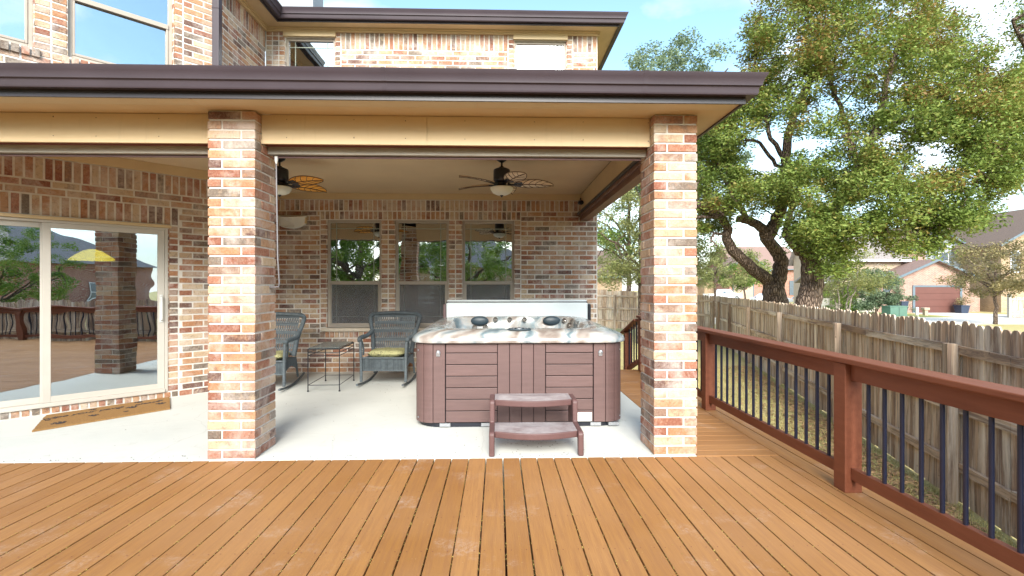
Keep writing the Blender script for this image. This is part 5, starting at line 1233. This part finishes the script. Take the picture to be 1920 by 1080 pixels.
t = thing('wood_fence', 'plain board fence running behind the camera, seen only in the glass', 'fence', (0, -16, GZ)); pk.build('pickets', 'fence', t)

# ================================================================ street things
def wheel(t, x, y, r, w_):
    k = MB(); k.tube([(x, y-w_/2, r), (x, y+w_/2, r)], r, 22); o = k.build('wheel', 'tyre', t, local=True, bevel=.02)
    k = MB(); k.tube([(x, y-w_/2-.008, r), (x, y+w_/2+.008, r)], r*.62, 14); k.build('rim', 'silver', o, local=True, bevel=.01)
def vehicle(name, label, cat, loc, rz, prof, cab, L_, Wd, wheels, wins):
    t = thing(name, label, cat, loc, rz)
    k = MB(); k.extr(prof, (0, 0, 0), (1, 0, 0), (0, 0, 1), (0, 1, 0), -Wd/2, Wd/2); k.build('body', 'whitepaint', t, local=True, bevel=.06, seg=3)
    k = MB(); n = len(cab); a = [(x, -Wd/2+.04+(.16 if z > 1.3 else 0), z) for x, z in cab]; b = [(x, Wd/2-.04-(.16 if z > 1.3 else 0), z) for x, z in cab]
    k.add(a+b, [tuple(range(n)), tuple(range(2*n-1, n-1, -1))]+[(i, (i+1) % n, n+(i+1) % n, n+i) for i in range(n)]); k.build('cabin', 'whitepaint', t, local=True, bevel=.04, seg=2)
    for (pts) in wins:
        k = MB()
        for s in (-1, 1):
            q = [(x, s*(Wd/2-.028-(.16 if z > 1.3 else .03)), z) for x, z in pts]; k.add(q+[(x, y-s*.02, z) for x, y, z in q], [tuple(range(len(pts))), tuple(range(2*len(pts)-1, len(pts)-1, -1))]+[(i, (i+1) % len(pts), len(pts)+(i+1) % len(pts), len(pts)+i) for i in range(len(pts))])
        k.build('side_window', 'winglass', t, local=True)
    for x, r in wheels:
        for s in (-1, 1): wheel(t, x, s*(Wd/2-.12), r, .26)
    for s in (-1, 1): MB().box(L_-.03, L_+.03, s*Wd/2*.8-.16, s*Wd/2*.8+.16, .78, .98).build('headlight', 'silver', t, local=True, bevel=.01)
    MB().box(-.04, .0, -Wd/2*.9, -Wd/2*.72, .85, 1.05).build('tail_light', 'red_garage', t, local=True)
    return t
vehicle('pickup_truck', 'white crew cab pickup truck parked across the street beyond the fence', 'pickup truck', (33.6, 80, GZ), R(6), [(0, .45), (0, 1.12), (2.3, 1.12), (2.3, 1.15), (4.45, 1.15), (5.6, 1.05), (5.72, .9), (5.72, .45)],
        [(2.2, 1.1), (2.3, 1.78), (2.6, 1.86), (3.7, 1.84), (4.55, 1.12)], 5.72, 1.95, [(1.1, .40), (4.75, .40)], [[(2.42, 1.2), (2.5, 1.7), (2.95, 1.74), (2.95, 1.2)], [(3.03, 1.2), (3.03, 1.74), (3.65, 1.72), (4.25, 1.22)]])
vehicle('parked_car', 'white sedan half hidden behind the forked oak trunk', 'car', (32.0, 62, GZ), R(-4), [(0, .35), (.02, .85), (.5, .98), (3.6, .92), (4.5, .75), (4.55, .35)],
        [(.45, .92), (1.0, 1.36), (1.5, 1.44), (2.5, 1.42), (3.5, .92)], 4.55, 1.8, [(.9, .33), (3.7, .33)], [[(.85, .96), (1.15, 1.32), (1.9, 1.37), (1.9, .96)], [(1.97, .96), (1.97, 1.37), (2.45, 1.36), (3.2, .96)]])
t = thing('utility_box', 'green metal utility box on the grass beyond the fence, beside the large shrub', 'utility box', (30.0, 36.6, GZ), R(0))
MB().box(-.68, .62, 0, .9, 0, .72).build('cabinet', 'utilgreen', t, local=True, bevel=.03); MB().box(-.72, .66, -.03, .93, .72, .80).build('lid', 'utilgreen', t, local=True, bevel=.02); MB().box(-.03, -.01, -.012, -.001, .04, .70).build('door_seam', 'black', t, local=True); MB().box(-.8, .74, -.1, 1, -.02, .03).build('pad', 'concrete', t, local=True)
t = thing('mailbox', 'short beige pedestal mailbox at the kerb in front of the red garage door', 'mailbox', (33.2, 38.0, GZ)); MB().box(-.12, .12, -.12, .12, 0, .42).build('post', 'beigewall', t, local=True); MB().box(-.22, .22, -.2, .2, .42, .62).build('box', 'beigewall', t, local=True, bevel=.04)
t = thing('bollard', 'slim white post standing beside the beige mailbox', 'post', (32.55, 38.0, GZ)); MB().lathe((0, 0, 0), [(.11, 0), (.11, .58), (.09, .64), (0, .66)], 14).build('post', 'white', t, local=True)
t = thing('planter', 'navy square planter on the driveway beside the red garage door', 'planter', (39.15, 41.2, GZ)); MB().add([(-.3, -.3, 0), (.3, -.3, 0), (.3, .3, 0), (-.3, .3, 0), (-.38, -.38, .62), (.38, -.38, .62), (.38, .38, .62), (-.38, .38, .62)], [(0, 3, 2, 1), (4, 5, 6, 7), (0, 1, 5, 4), (1, 2, 6, 5), (2, 3, 7, 6), (3, 0, 4, 7)]).build('pot', 'blueplastic', t, local=True, bevel=.03); MB().box(-.4, .4, -.4, .4, .60, .68).build('rim', 'blueplastic', t, local=True)
t = thing('rubbish_bin', 'dark wheeled bin standing left of the red garage door', 'bin', (34.0, 41.2, GZ)); MB().add([(-.25, -.25, .05), (.25, -.25, .05), (.25, .25, .05), (-.25, .25, .05), (-.3, -.33, .95), (.3, -.33, .95), (.3, .33, .95), (-.3, .33, .95)], [(0, 3, 2, 1), (4, 5, 6, 7), (0, 1, 5, 4), (1, 2, 6, 5), (2, 3, 7, 6), (3, 0, 4, 7)]).build('body', 'blueplastic', t, local=True, bevel=.02); MB().box(-.32, .32, -.36, .36, .95, 1.02).build('lid', 'blueplastic', t, local=True, bevel=.02)
for s in (-1, 1): MB().tube([(s*.27, .25, .1), (s*.33, .25, .1)], .1, 12).build('wheel', 'tyre', t, local=True)
t = thing('wooden_gate', 'wooden board gate with crossed braces beside the tan brick house', 'gate', (36.9, 35.0, GZ))
k = MB()
for i in range(12): k.box(i*.2, i*.2+.19, 0, .02, .05, 1.5)
k.build('boards', 'fence', t, local=True); k = MB(); k.box(0, 2.4, -.04, -.002, .15, .27); k.box(0, 2.4, -.04, -.002, 1.25, 1.37)
k.obox((0, -.03, .27), (2.4, 0, .98), (0, 1, 0), Vector((-.98, 0, 2.4)).normalized(), (0, 1), (-.012, .026), (-.06, .06)); k.build('brace', 'greywood', t, local=True); MB().box(-.2, 0, -.06, .1, 0, 1.7).build('post', 'greywood', t, local=True)
